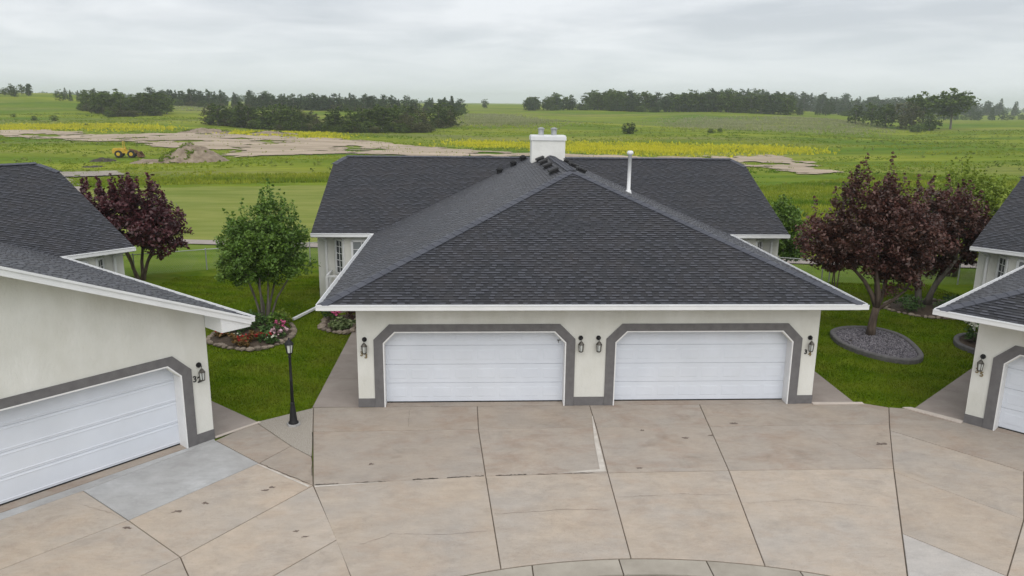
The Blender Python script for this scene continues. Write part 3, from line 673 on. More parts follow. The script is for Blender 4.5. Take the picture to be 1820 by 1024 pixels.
def house(loc, rz, label, front='hip', singles=0, num=(None, None), style=('panel', 'panel'), seed=0, chimney=True, halves=(-1, 1)):
    H = empty('duplex_house', loc, rz); tag(H, label, 'house', 'white stucco duplexes around the turning circle')
    # walls of the garage wing: the front has two openings with clipped upper corners
    w = MB(); zt = 2.83; ot = 2.07; oc = .35; xi = (.67, 5.41)
    if front == 'gable': w.xz([(-WW, ot), (WW, ot), (WW, HE+SL_*(EE-WW)-.09), (0, HE+SL_*EE-.09), (-WW, HE+SL_*(EE-WW)-.09)], 0, .2)
    else: w.xz([(-WW, ot), (WW, ot), (WW, zt), (-WW, zt)], 0, .2)
    for a, b in ((-WW, -xi[1]), (-xi[0], xi[0]), (xi[1], WW)): w.xz([(a, 0), (b, 0), (b, ot), (a, ot)], 0, .2)
    for a, s_ in ((-xi[1], 1), (-xi[0], -1), (xi[0], 1), (xi[1], -1)):
        t_ = [(a, ot-oc), (a+s_*oc, ot), (a, ot)]; w.xz(t_ if s_ < 0 else t_[::-1], 0, .2)
    for s_ in (-1, 1):
        w.box(min(s_*WW, s_*(WW-.2)), max(s_*WW, s_*(WW-.2)), .2, 10.2, 0, zt)
    w.build('garage_wall', 'stucco', H)
    for a, b in ((-WW-.012, -5.675), (-.405, .405), (5.675, WW+.012)): MB().box(a, b, -.014, 0, 0, .24).build('plinth', 'trim_grey', H)
    for s_ in (-1, 1): MB().box(min(s_*WW, s_*(WW+.012)), max(s_*WW, s_*(WW+.012)), 0, 10.1, 0, .24).build('plinth', 'trim_grey', H)
    for s_ in (-1, 1):
        o_ = [(5.67, 0), (5.67, 1.86), (5.26, 2.27), (.82, 2.27), (.41, 1.86), (.41, 0)]
        i_ = [(5.43, 0), (5.43, 1.77), (5.13, 2.075), (.95, 2.075), (.65, 1.77), (.65, 0)]
        j_ = [(5.40, 0), (5.40, 1.755), (5.115, 2.045), (.965, 2.045), (.68, 1.755), (.68, 0)]
        fx = lambda L_: [(s_*p[0], p[1]) for p in L_]
        trim_ring(fx(o_), fx(i_), -.03, -.0005).build('door_trim', 'trim_grey', H)
        trim_ring(fx(i_), fx(j_), -.036, .298).build('door_jamb', 'white_jamb', H)
        garage_door(H, s_, style[0 if s_ < 0 else 1])
    MB().box(-5.5, 5.5, .0, .4, -.05, .0).build('garage_sill', 'concrete_apron', H)
    # main body
    b = MB(); xw = 9.12; yw = 10.63
    for s_ in (-1, 1):
        q = [(yw, -.6), (21.6, -.6), (21.6, zt), (17.2, 4.85), (YR, 4.95), (15.0, 4.85), (yw, zt+.27)]
        x_ = sorted((s_*xw, s_*(xw-.2))); b.yz(q, x_[0], x_[1])
        x_ = sorted((s_*(xw-.2), s_*8.45)); b.box(x_[0], x_[1], yw, yw+.2, -.5, zt+.2)
        # angled bay
        b.prism(ccw([(s_*8.45, yw), (s_*8.0, 10.16), (s_*8.0, 10.4), (s_*8.33, 10.8), (s_*8.45, 10.83)]), -.3, zt+.1)
        x_ = sorted((s_*8.0, s_*(WW-.2))); b.box(x_[0], x_[1], 10.16, 10.36, -.3, zt)
    b.box(-xw+.2, xw-.2, 21.4, 21.6, -.6, zt)
    b.build('house_wall', 'stucco', H)
    for s_ in (-1, 1):
        A, B = (-8.39, 10.567), (-8.06, 10.223)
        if s_ < 0: window(H, A, B, 1.32, 2.66, 2, 5, curtain=False); window(H, (-7.72, 10.16), (-7.0, 10.16), 1.32, 2.66, 2, 4)
        else: window(H, (8.06, 10.223), (8.39, 10.567), 1.32, 2.66, 2, 5, curtain=False); window(H, (7.0, 10.16), (7.72, 10.16), 1.32, 2.66, 2, 4)
        # porch deck and white railing
        x_ = sorted((s_*8.65, s_*6.1)); MB().box(x_[0], x_[1], 9.5, 10.15, .42, .52).build('porch_deck', 'concrete_walk', H)
        m_ = MB(); m_.bar((s_*8.62, 9.55, 1.4), (s_*6.15, 9.55, 1.4), .07, .06).bar((s_*8.62, 9.55, .62), (s_*6.15, 9.55, .62), .05, .05)
        m_.bar((s_*8.62, 9.55, 1.4), (s_*8.62, 10.6, 1.4), .07, .06).bar((s_*8.62, 9.55, .62), (s_*8.62, 10.6, .62), .05, .05).bar((s_*8.62, 9.55, .0), (s_*8.62, 9.55, 1.38), .09, .09)
        rl = m_.build('railing', 'white_metal', H)
        for k in range(12): MB().bar((s_*(8.5-.2*k), 9.55, .63), (s_*(8.5-.2*k), 9.55, 1.38), .025, .025).build('baluster', 'white_metal', rl)
        for k in range(5): MB().bar((s_*8.62, 9.72+.18*k, .63), (s_*8.62, 9.72+.18*k, 1.38), .025, .025).build('baluster', 'white_metal', rl)
        downspout(H, [(s_*8.95, 10.05, 2.83), (s_*8.78, 10.52, 2.62), (s_*8.78, 10.55, .15)])
    # roof: deck, courses of shingles, caps, soffit, fascia, gutters
    yf = -.73; roofm = MB()
    zr = RIDGE if front == 'hip' else HE+SL_*EE; ax = APX if front == 'hip' else 0.0
    sl = (zr-HE)/(ax+EE); sr = (zr-HE)/(EE-ax); xl = -EE+(ZR-HE)/sl; xr = EE-(ZR-HE)/sr
    yb = YR+.3
    ya = EE+yf if front == 'hip' else yf
    left = [(-EE, Y1, HE), (-EE, yf, HE), (ax, ya, zr), (ax, yb, zr), (xl, YR, ZR)]
    right = [(EE, yf, HE), (EE, Y1, HE), (xr, YR, ZR), (ax, yb, zr), (ax, ya, zr)]
    hipf = [(-EE, yf, HE), (EE, yf, HE), (ax, ya, zr)]
    yc = 15.35; zc = HE+SL_*(yc-Y1)
    rl_ = [(-RX, Y1, HE), (-EE, Y1, HE), (xl, YR, ZR), (-RR_, YR, ZR), (-RX, yc, zc)]
    rr_ = [(EE, Y1, HE), (RX, Y1, HE), (RX, yc, zc), (RR_, YR, ZR), (xr, YR, ZR)]
    ye = 2*YR-Y1
    back = [(RX, ye, HE), (-RX, ye, HE), (-RX, 2*YR-yc, zc), (-RR_, YR, ZR), (RR_, YR, ZR), (RX, 2*YR-yc, zc)]
    planes = [left, right, rl_, rr_, back] + ([hipf] if front == 'hip' else [])
    for p in planes: roofm.poly(p)
    roofm.poly([(xl, YR, ZR), (ax, yb, zr), (xr, YR, ZR)][::-1])
    for s_ in (-1, 1): roofm.poly([(s_*RX, yc, zc), (s_*RX, 2*YR-yc, zc), (s_*RR_, YR, ZR)])
    roof = roofm.build('roof', 'roof_deck', H)
    if front == 'hip': shingle_plane(hipf, roof, singles, seed+1)
    if -1 in halves: shingle_plane(left, roof, 0, seed+2); shingle_plane(rl_, roof, 0, seed+4)
    if 1 in halves: shingle_plane(right, roof, 0, seed+3); shingle_plane(rr_, roof, 0, seed+5)
    for s_ in (-1, 1):
        q = [(s_*RX, yc, zc), (s_*RX, 2*YR-yc, zc), (s_*RR_, YR, ZR)]; shingle_plane(q if s_ > 0 else [q[1], q[0], q[2]], roof, 0, seed+7)
    if front == 'hip':
        caps((-EE, yf, HE), (ax, ya, zr), roof); caps((EE, yf, HE), (ax, ya, zr), roof)
    caps((ax, ya, zr), (ax, 13.15, zr), roof, .016)
    caps((-RR_, YR, ZR), (xl, YR, ZR), roof); caps((RR_, YR, ZR), (xr, YR, ZR), roof)
    for s_ in (-1, 1): caps((s_*RX, yc, zc), (s_*RR_, YR, ZR), roof)
    so = MB(); zs = HE-.13
    if front == 'hip': so.prism([(-EE, yf), (EE, yf), (EE, 0), (-EE, 0)], zs-.01, zs)
    so.prism([(-EE, 0.0), (-WW, 0.0), (-WW, Y1), (-EE, Y1)], zs-.01, zs); so.prism([(WW, 0.0), (EE, 0.0), (EE, Y1), (WW, Y1)], zs-.01, zs)
    for s_ in (-1, 1):
        x_ = sorted((s_*RX, s_*WW)); so.prism([(x_[0], Y1), (x_[1], Y1), (x_[1], yw), (x_[0], yw)], zs-.01, zs)
    so.build('soffit', 'white_metal', H)
    fa = MB()
    if front == 'hip': fa.box(-EE+.01, EE-.01, yf+.012, yf+.03, zs-.02, HE-.005)
    for s_ in (-1, 1):
        fa.box(*sorted((s_*(EE-.012), s_*(EE-.03))), yf+.031, Y1+.3, zs-.02, HE-.005)
        fa.box(*sorted((s_*(EE+.1), s_*(RX-.01))), Y1+.012, Y1+.03, zs-.02, HE-.005)
        # rake boards on the clipped gables
        fa.yz([(Y1, HE-.17), (yc, zc-.17), (yc, zc-.02), (Y1, HE-.02)], *sorted((s_*(RX-.002), s_*(RX-.03))))
    fa.build('fascia', 'white_metal', H)
    if front == 'hip': gutter(H, (-EE-.11, yf, HE+.01), (EE+.11, yf, HE+.01), (0, -1, 0))
    gutter(H, (-EE, yf+.005, HE+.01), (-EE, Y1-.13, HE+.01), (-1, 0, 0)); gutter(H, (EE, yf+.005, HE+.01), (EE, Y1-.13, HE+.01), (1, 0, 0))
    gutter(H, (-RX, Y1, HE+.01), (-EE-.02, Y1, HE+.01), (0, -1, 0)); gutter(H, (EE+.02, Y1, HE+.01), (RX, Y1, HE+.01), (0, -1, 0))
    if front == 'gable':
        m_ = MB()
        for s_ in (-1, 1):
            q = [(s_*EE, HE-.16), (0, zr-.16), (0, zr+.0), (s_*EE, HE+.0)]; m_.xz(q if s_ < 0 else q[::-1], yf-.02, yf+.015)
            q = [(s_*EE, HE-.03), (0, zr-.03), (0, zr+.022), (s_*EE, HE+.022)]; m_.xz(q if s_ < 0 else q[::-1], yf-.045, yf-.0205)
        m_.build('rake_fascia', 'white_metal', H)
        m_ = MB()
        for s_ in (-1, 1):
            q = [(s_*EE*.995, HE-.15), (0, zr-.15), (0, zr-.135), (s_*EE*.995, HE-.135)]; m_.xz(q if s_ < 0 else q[::-1], yf+.016, -.001)
        m_.build('rake_soffit', 'white_metal', H)
        for s_ in (-1, 1): q = [(s_*(WW+.003), HE-.21), (s_*(EE-.005), HE-.21), (s_*(EE-.005), HE-.152), (s_*(WW+.003), HE-.152+SL_*(EE-WW))]; MB().xz(q if s_ > 0 else q[::-1], yf+.017, -.003).build('eave_return', 'white_metal', H)
    # chimney with two flues
    if chimney:
        m_ = MB(); m_.box(-.66, .74, 13.2, 14.1, 4.6, 6.44); ch = m_.build('chimney', 'chimney_white', H)
        m_ = MB(); m_.box(-.70, .78, 13.16, 14.14, 6.36, 6.52).box(-.67, .75, 13.19, 14.11, 6.5201, 6.56); m_.build('chimney_cap', 'white_metal', ch)
        for x_ in (-.24, .30):
            m_ = MB(); m_.lathe((x_, 13.65, 6.55), [(.115, 0), (.115, .18)], 14).lathe((x_, 13.65, 6.735), [(.125, 0), (.125, .03)], 14).lathe((x_, 13.65, 6.77), [(.125, 0), (.125, .03)], 14).lathe((x_, 13.65, 6.805), [(.145, 0), (.15, .03), (.05, .07)], 14).lathe((x_, 13.65, 6.7), [(.09, 0), (.09, .12)], 10)
            m_.build('flue', 'galvanised', ch)
        def vent(x_, y_, s_):
            z_ = zr-abs(x_-ax)*(sl if s_ < 0 else sr)
            th = math.atan(sl if s_ < 0 else sr)*(-s_)
            mw = Matrix.Translation((x_, y_, z_)) @ Matrix.Rotation(-th if False else s_*math.atan(sl), 4, 'Y')
            m_ = MB(); m_.prism([(-.2, -.25), (.2, -.25), (.2, .25), (-.2, .25)], .006, .012).prism([(-.15, -.2), (.15, -.2), (.15, .2), (-.15, .2)], .012, .09).prism([(-.19, -.23), (.19, -.23), (.19, .23), (-.19, .23)], .0905, .135, top=[(-.17, -.21), (.17, -.21), (.17, .21), (-.17, .21)])
            obj('roof_vent', m_.mesh('roof_vent', 'black_metal'), roof, mw @ Matrix.Diagonal((1.0, 1.15, 1.2, 1)))
        for y_ in (7.3, 9.5, 11.3, 12.8): vent(-.30, y_, -1)
        for y_ in (8.3, 10.4, 12.2, 14.4): vent(.72, y_, 1)
        for x_, y_ in ((-.85, 15.8), (-1.32, 15.1), (-1.95, 14.3)):
            z_ = zr-abs(x_-ax)*sl; m_ = MB(); m_.lathe((x_, y_, z_-.1), [(.12, 0), (.12, .22), (.16, .24), (.15, .30), (.06, .36)], 12); m_.build('plumbing_vent', 'black_metal', roof)
        z_ = HE+(EE-2.51)*sr; m_ = MB(); m_.lathe((2.51, 8.4, z_-.12), [(.15, 0), (.09, .22), (.066, .24), (.066, 1.47), (.115, 1.49), (.12, 1.56), (.08, 1.62)], 14); m_.build('vent_pipe', 'white_metal', roof, True)
    if singles:
        # drain pipe lying on the lawn from the corner downspout
        downspout(H, [(-8.75, 9.56, .34), (-9.65, 8.2, .1)])
    return H
def lantern(loc, rz, label):
    T = empty('wall_lantern', loc, rz); tag(T, label, 'lantern', 'wall lanterns beside the garage doors')
    m_ = MB(); m_.tube([(0, 0, .25), (0, -.03, .25)], .062, 12).tube([(0, -.03, .25), (0, -.10, .29), (0, -.13, .25), (0, -.13, .17)], .013, 6); m_.build('bracket', 'black_metal', T)
    m_ = MB(); m_.lathe((0, -.13, .10), [(.085, 0), (.05, .055), (.02, .09)], 6); m_.build('lantern_cap', 'bronze_metal', T)
    m_ = MB()
    for k in range(6):
        a = math.pi/3*k; m_.bar((.072*math.cos(a), -.13+.072*math.sin(a), .10), (.055*math.cos(a), -.13+.055*math.sin(a), -.09), .013)
    m_.lathe((0, -.13, -.11), [(.035, 0), (.062, .02), (.062, .035)], 6); m_.build('cage', 'bronze_metal', T)
    MB().lathe((0, -.13, -.075), [(.045, 0), (.06, .172)], 6).build('lantern_glass', 'lamp_glass', T)
    return T

def loc2w(loc, rz, p):
    c, s_ = math.cos(rz), math.sin(rz); return (loc[0]+p[0]*c-p[1]*s_, loc[1]+p[0]*s_+p[1]*c, loc[2]+p[2])
T32 = R(48); T35 = R(-49)
L32 = (-9.26-WW*math.cos(T32), -1.89-WW*math.sin(T32), 0); L35 = (9.52+WW*math.cos(T35), -1.37+WW*math.sin(T35), 0)
HC = house((0, 0, 0), 0, 'white stucco duplex in the middle with chimney and two white garage doors', 'hip', 300, seed=10)
H32 = house(L32, T32, 'white stucco house at the left edge with gabled garage front, number 32', 'gable', style=('rib', 'rib'), seed=30, chimney=False, halves=(1,))
H35 = house(L35, T35, 'white stucco house at the right edge with hip roof, number 35', 'hip', seed=50, chimney=False, halves=(-1,))
def digit(H, ch, x, z, size, m):
    text_mesh(ch, size, m, H, Matrix.Translation((x, -.011, z)) @ Matrix.Rotation(math.pi/2, 4, 'X'))
digit(HC, '3', -5.985, 1.42, .17, 'brass'); digit(HC, '3', -5.875, 1.36, .17, 'brass')
digit(HC, '3', 5.80, 1.42, .17, 'number_black'); digit(HC, '4', 5.915, 1.36, .17, 'brass')
digit(H32, '3', 5.74, 1.53, .2, 'number_black'); digit(H32, '2', 5.85, 1.49, .2, 'number_black')
digit(H35, '3', -5.98, 1.38, .18, 'brass'); digit(H35, '5', -5.87, 1.31, .18, 'brass')
lantern((-5.90, 0, 1.62), 0, 'bronze wall lantern above the brass number 33')
lantern((-.27, 0, 1.64), 0, 'wall lantern between the middle garage doors, nearer door 33')
lantern((.20, 0, 1.64), 0, 'wall lantern between the middle garage doors, nearer door 34')
lantern((5.88, 0, 1.62), 0, 'bronze wall lantern above the number 34')
lantern(loc2w(L32, T32, (5.86, 0, 1.66)), T32, 'wall lantern beside the black number 32 on the left house')
lantern(loc2w(L35, T35, (-5.90, 0, 1.58)), T35, 'wall lantern above the number 35 on the right house')
# small metal latch on the left garage door of the middle house
o = MB().box(-.86, -.76, .284, .29, 1.73, 1.75).box(-.83, -.815, .28, .2835, 1.66, 1.73).build('door_latch', 'bronze_metal', HC)

# side walks along the garages, with pale bands at their front ends
def walk(loc, rz, s_, y1, label=None):
    o = empty('side_walk', loc, rz); tag(o, kind='structure')
    y = .02
    while y < y1:
        a, b = sorted((s_*(WW+.016), s_*(WW+1.22))); e = min(y+2.2, y1)
        MB().box(a, b, y, e-.012, -.09, .002).build('walk_slab', 'concrete_walk', o); y = e
    return o
walk((0, 0, 0), 0, -1, 9.4); walk((0, 0, 0), 0, 1, 9.4); walk(L32, T32, 1, 9); walk(L35, T35, -1, 6.5)
strip('pale_band', [(6.12, -.11), (7.52, -.11), (7.52, .01), (6.12, .03)], 'band_pale', .024, .02)
strip('pale_band', [loc2w(L35, T35, p)[:2] for p in ((-7.55, -.16, 0), (-6.12, -.16, 0), (-6.12, .06, 0), (-7.4, .02, 0))], 'band_pale', .024, .02)
strip('pale_band', [loc2w(L32, T32, p)[:2] for p in ((6.12, -.03, 0), (7.34, -.03, 0), (7.34, .05, 0), (6.12, .05, 0))], 'band_pale', .024, .02)
WALKS = [[loc2w(l, r, (s_*x, y, 0))[:2] for x, y in ((WW-.1, -.2), (WW+1.22, -.2), (WW+1.22, 9.2), (WW-.1, 9.2))] for l, r, s_ in (((0, 0, 0), 0, -1), ((0, 0, 0), 0, 1), (L32, T32, 1), (L35, T35, -1))]
FOOT = [[loc2w(l, r, p)[:2] for p in ((-WW, 0, 0), (WW, 0, 0), (WW, 10.1, 0), (9.15, 10.6, 0), (9.15, 21.6, 0), (-9.15, 21.6, 0), (-9.15, 10.6, 0), (-WW, 10.1, 0))] for l, r in (((0, 0, 0), 0), (L32, T32), (L35, T35))]

# ------------------------------------------------------------------ lamp post
lp = empty('lamp_post', (-7.56, -1.13, 0)); tag(lp, 'black lamp post standing on a concrete footing beside the lawn', 'lamp post')
MB().lathe((0, 0, -.05), [(.17, 0), (.17, .10)], 6).build('footing', 'concrete_grey', lp)
MB().lathe((0, 0, .05), [(.125, 0), (.125, .03), (.10, .06), (.085, .2), (.062, .42), (.05, .5), (.055, .52), (.045, .56)], 14).build('pole_base', 'black_metal', lp, True)
MB().lathe((0, 0, .6), [(.042, 0), (.036, .55), (.042, .56), (.042, .58), (.034, .6), (.032, 1.16), (.045, 1.18), (.03, 1.22)], 14).build('pole', 'black_metal', lp, True)
m_ = MB(); m_.lathe((0, 0, 1.82), [(.03, 0), (.065, .05), (.068, .07)], 6)
for k in range(6):
    a = math.pi/3*k; m_.bar((.066*math.cos(a), .066*math.sin(a), 1.88), (.095*math.cos(a), .095*math.sin(a), 2.10), .014)
lh = m_.build('lamp_head', 'black_metal', lp)
MB().lathe((0, 0, 1.885), [(.055, 0), (.083, .21)], 6).build('lamp_glass', 'lamp_glass', lh)
MB().lathe((0, 0, 2.10), [(.115, 0), (.10, .03), (.045, .10), (.02, .12), (.022, .15), (.008, .17)], 12).build('lamp_cap', 'black_metal', lh)

# ------------------------------------------------------------------ chain-link fences
def chain_fence(pts, label, extra=()):
    F = empty('chain_link_fence', (pts[0][0], pts[0][1], float(terr(*pts[0])))); tag(F, label, 'fence')
    F_off = Vector(F.location); Hh = 1.0; wires = MB(); rail = MB(); posts = list(extra)
    for (x0, y0), (x1, y1) in zip(pts[:-1], pts[1:]):
        L = math.hypot(x1-x0, y1-y0); n = max(1, round(L/2.5))
        g = lambda t_, z_: Vector((x0+(x1-x0)*t_, y0+(y1-y0)*t_, float(terr(x0+(x1-x0)*t_, y0+(y1-y0)*t_))+z_)) - F_off
        for k in range(n):
            posts.append((x0+(x1-x0)*k/n, y0+(y1-y0)*k/n)); rail.tube([g(k/n, Hh), g((k+1)/n, Hh)], .02, 6)
        q = int(L/.09)
        for k in range(q):
            t0 = k/q; t1 = (k+Hh/.09*.75)/q
            if t1 <= 1:
                wires.bar(g(t0, .03), g(t1, Hh), .0035); wires.bar(g(t1, .03), g(t0, Hh), .0035)
    posts.append(pts[-1])
    for x, y in posts: MB().lathe(Vector((x, y, float(terr(x, y))-.1)) - F_off, [(.03, 0), (.03, Hh+.13), (.035, Hh+.14), (.015, Hh+.17)], 8).build('post', 'galvanised', F)
    rail.build('top_rail', 'galvanised', F); wires.build('wire_mesh', 'wire', F)
chain_fence([(-26, 13.9), (-19, 17.1), (-16.3, 19), (-9.5, 23)], 'chain link fence crossing the lawn left of the middle duplex')
chain_fence([(9.8, 17.6), (13.35, 15.56), (16, 14.9), (19.5, 14.8), (27, 14.6)], 'chain link fence behind the purple trees right of the middle duplex', [(13.65, 15.45)])

# ------------------------------------------------------------------ trees near the houses
def leaf_cloud(C, rad, per, size, g, up=.35, lens=1.7):
    """leaves as small rhombs scattered around clump centres C"""
    n = len(C)*per; c = np.repeat(C, per, 0); d = g.normal(size=(n, 3)); d /= np.linalg.norm(d, axis=1)[:, None]+1e-9
    rr = np.repeat(rad, per)*g.random(n)**.5; p = c+d*rr[:, None]*np.array([1, 1, .8])
    nrm = g.normal(size=(n, 3)); nrm[:, 2] = np.abs(nrm[:, 2])+up; nrm /= np.linalg.norm(nrm, axis=1)[:, None]
    a = np.cross(nrm, g.normal(size=(n, 3))); a /= np.linalg.norm(a, axis=1)[:, None]+1e-9; b = np.cross(nrm, a)
    s = size*g.uniform(.45, 1.4, n)[:, None]
    V = np.stack([p-a*s*lens/2, p+b*s/2, p+a*s*lens/2, p-b*s/2], 1).reshape(-1, 3)
    return V, np.arange(n*4).reshape(-1, 4), p
def crown_points(ells, n, g, shell=.55):
    """clump centres within a set of ellipsoids, biased to the outside"""
    ells = np.array(ells); vol = ells[:, 3]*ells[:, 4]*ells[:, 5]; k = g.choice(len(ells), n, p=vol/vol.sum())
    d = g.normal(size=(n, 3)); d /= np.linalg.norm(d, axis=1)[:, None]; r = shell+(1-shell)*g.random(n)**.7
    r = np.where(g.random(n) < .25, r*.6, r)
    return ells[k, :3]+d*ells[k, 3:]*r[:, None]
def tree(name, label, cat, loc, ells, leafm, barkm, stems, seed, n_cl=260, per=60, size=.075, crad=.30, shoots=0, group=None, limb=26):
    """stems: list of [(x,y,z,r), ...] polylines from the ground; limbs run from stem ends to clumps"""
    g = np.random.default_rng(seed); T = empty(name, loc); tag(T, label, cat, group)
    C = crown_points(ells, n_cl, g); rad = crad*g.uniform(.6, 1.3, n_cl)
    if shoots:
        top = C[np.argsort(-C[:, 2]+g.normal(size=n_cl)*.35)[:shoots]]
        ex = []
        for q in top:
            h = g.uniform(.35, .8)
            for z in np.arange(0, h, .13): ex.append(np.append(q+np.array([g.normal()*.04, g.normal()*.04, .15+z]), .13*(1.25-z/h)))
        ex = np.array(ex); C2 = ex[:, :3]; V2, F2, P2 = leaf_cloud(C2, ex[:, 3], 10, size*.95, g)
    V, F, P_ = leaf_cloud(C, rad, per, size, g)
    tone = np.clip(np.repeat(g.uniform(.05, .8, n_cl), per)*.6+g.random(len(F))*.45, 0, 1)
    if shoots: F = np.concatenate([F, F2+len(V)]); V = np.concatenate([V, V2]); tone = np.concatenate([tone, np.clip(g.uniform(.25, 1, len(F2)), 0, 1)])
    obj('crown', mesh_np('crown', V, F, leafm, tone), T)
    tr = MB(); ends = []
    for st in stems:
        tr.tube([p[:3] for p in st], [p[3] for p in st], 9); ends += [st[-1], st[len(st)//2]] if len(st) > 2 else [st[-1]]
    E_ = np.array(ends)
    for k in g.choice(n_cl, min(limb, n_cl), replace=False):
        c = C[k]; d = np.linalg.norm(E_[:, :3]-c, axis=1)+np.maximum(E_[:, 2]-c[2], 0)*2; e = E_[np.argmin(d)]
        m1 = e[:3]+(c-e[:3])*.4+np.array([0, 0, .12])+g.normal(size=3)*.06; m2 = e[:3]+(c-e[:3])*.75+g.normal(size=3)*.05
        tr.tube([e[:3], m1, m2, c], [e[3]*.62, e[3]*.42, e[3]*.25, .006], 6)
    tr.build('trunk', barkm, T, True)
    return T
def stems_fan(n, base_r, h, spread, r0, r1, seed, lean=(0, 0)):
    g = np.random.default_rng(seed); res = []
    for k in range(n):
        a = 2*math.pi*k/n+g.uniform(-.3, .3); b = base_r*g.uniform(.6, 1.2); s_ = spread*g.uniform(.6, 1.15); hh = h*g.uniform(.85, 1.15)
        res.append([(b*math.cos(a)+lean[0]*t_*t_+(s_*t_**1.4)*math.cos(a)+g.normal()*.03, b*math.sin(a)+lean[1]*t_*t_+(s_*t_**1.4)*math.sin(a)+g.normal()*.03, hh*t_-.05*(t_ == 0), r0+(r1-r0)*t_) for t_ in (0, .25, .5, .75, 1)])
    return res
# green multi-stemmed tree in the flower bed
tree('ornamental_tree', 'bright green multi-stemmed tree rising from the stone-edged flower bed', 'tree', (-10.55, 7.9, 0),
     [(0, 0, 2.55, 1.65, 1.5, 1.05), (.25, 0, 3.35, 1.35, 1.25, .95), (.35, 0, 3.95, .7, .7, .65), (-.6, -.2, 2.1, 1.15, 1.1, .6), (.8, .1, 2.2, .9, .9, .6), (-.75, 0, 3.0, .85, .9, .8)],
     'leaf_green', 'bark_grey', stems_fan(8, .18, 2.2, .75, .045, .026, 4), 11, n_cl=380, per=80, size=.066, crad=.27, shoots=26)
# large purple tree in the gravel bed
r1s = [[(0, 0, -.05, .19), (.0, .0, .35, .145), (.05, .03, .75, .125), (.10, .02, 1.05, .13)],
       [(.10, .02, 1.0, .09), (-.1, .05, 1.5, .08), (-.45, 0, 2.0, .065), (-.95, 0, 2.5, .045), (-1.5, 0, 2.8, .03)], [(.10, .02, 1.0, .10), (.05, -.1, 1.6, .08), (-.1, 0, 2.4, .06), (-.2, 0, 3.4, .035)],
       [(.10, .02, 1.0, .09), (.3, .05, 1.6, .075), (.4, .15, 2.4, .055), (.5, .1, 3.2, .035)], [(.10, .02, .95, .075), (.55, 0, 1.25, .055), (1.0, -.1, 1.7, .04), (1.3, 0, 2.3, .028)], [(.1, .02, 1.1, .07), (.2, .4, 1.7, .055), (.3, .8, 2.4, .04)]]
tree('purple_tree', 'large purple-leaved tree growing from the gravel bed with kerb', 'tree', (10.89, 6.14, 0),
     [(-.75, 0, 3.6, 1.6, 1.5, 1.35), (.4, .1, 3.4, 1.45, 1.5, 1.5), (-1.7, 0, 3.35, 1.1, 1.1, .8), (-.5, 0, 4.75, 1.0, 1.0, .85), (.55, .2, 4.5, .9, .9, .8), (.8, 0, 2.2, .8, .9, .85), (1.5, .3, 3.5, 1.1, 1.0, 1.0), (-2.2, -.1, 3.5, .9, .9, .75), (-1.45, -.2, 2.75, .9, .8, .5), (.9, 0, 3.0, .9, .9, 1.0)],
     'leaf_purple', 'bark', r1s, 21, n_cl=470, per=90, size=.066, crad=.28, shoots=52, limb=60)
tree('purple_tree', 'purple-leaved tree with forked trunks in the stone-edged bed behind', 'tree', (15.15, 10.21, 0),
     [(.2, 0, 3.0, 1.9, 1.6, 1.3), (1.1, 0, 3.4, 1.3, 1.3, 1.1), (-1.4, 0, 3.1, 1.5, 1.2, 1.3), (.3, 0, 4.2, 1.1, 1.1, .75), (1.6, -.1, 2.3, .9, .9, .8), (.1, 0, 1.9, 1.3, 1.2, .7)],
     'leaf_purple', 'bark_grey', stems_fan(4, .22, 2.0, .9, .13, .06, 9, (.2, 0)), 22, n_cl=360, per=60, size=.08, crad=.29, shoots=30, limb=40)
tree('purple_tree', 'dark red-purple tree behind the left house roof', 'tree', (-18.3, 16.0, -.5),
     [(0, 0, 2.9, 2.0, 1.8, 1.2), (-.9, 0, 3.5, 1.3, 1.3, 1.0), (1.0, 0, 2.5, 1.3, 1.3, 1.1), (.3, 0, 3.9, 1.1, 1.1, .8), (1.3, 0, 2.9, 1.0, 1.0, .8), (-1.6, 0, 3.5, .9, .9, .7)],
     'leaf_purple_red', 'bark', stems_fan(4, .12, 2.0, .7, .09, .05, 14), 23, n_cl=300, per=52, size=.105, crad=.30, shoots=44, limb=40)
tree('leafy_tree', 'yellow-green leafy tree behind the purple trees on the right', 'tree', (20.6, 17.0, -.25),
     [(0, 0, 3.3, 2.5, 2.0, 1.6), (1.6, 0, 2.9, 1.9, 1.6, 1.6), (-1.1, 0, 3.1, 1.6, 1.5, 1.4), (.2, 0, 4.4, 1.2, 1.2, .8), (1.8, 0, 1.6, 1.4, 1.3, 1.2)],
     'leaf_lime', 'bark_grey', stems_fan(4, .15, 2.0, .9, .08, .05, 16), 24, n_cl=380, per=70, size=.085, crad=.36, shoots=30, limb=30)
tree('leafy_tree', 'green leafy tree behind the right wing of the middle duplex', 'tree', (12.1, 17.3, -.25),
     [(0, 0, 2.1, 1.05, 1.0, 1.3), (.35, 0, 1.4, .9, .9, .7), (-.35, 0, 2.7, .8, .8, .7)], 'leaf_green', 'bark_grey', stems_fan(3, .08, 1.4, .3, .05, .03, 18), 25, n_cl=120, per=55, size=.10, crad=.28, limb=20, shoots=8)
tree('purple_shrub', 'small purple-red shrub beside the right wing of the middle duplex', 'shrub', (12.9, 13.3, -.1),
     [(0, 0, 2.3, .75, .7, .8), (.3, 0, 2.9, .5, .5, .5)], 'leaf_purple_red', 'bark', stems_fan(3, .06, 1.6, .2, .03, .02, 19), 26, n_cl=60, per=50, size=.08, crad=.22, limb=12, shoots=10)

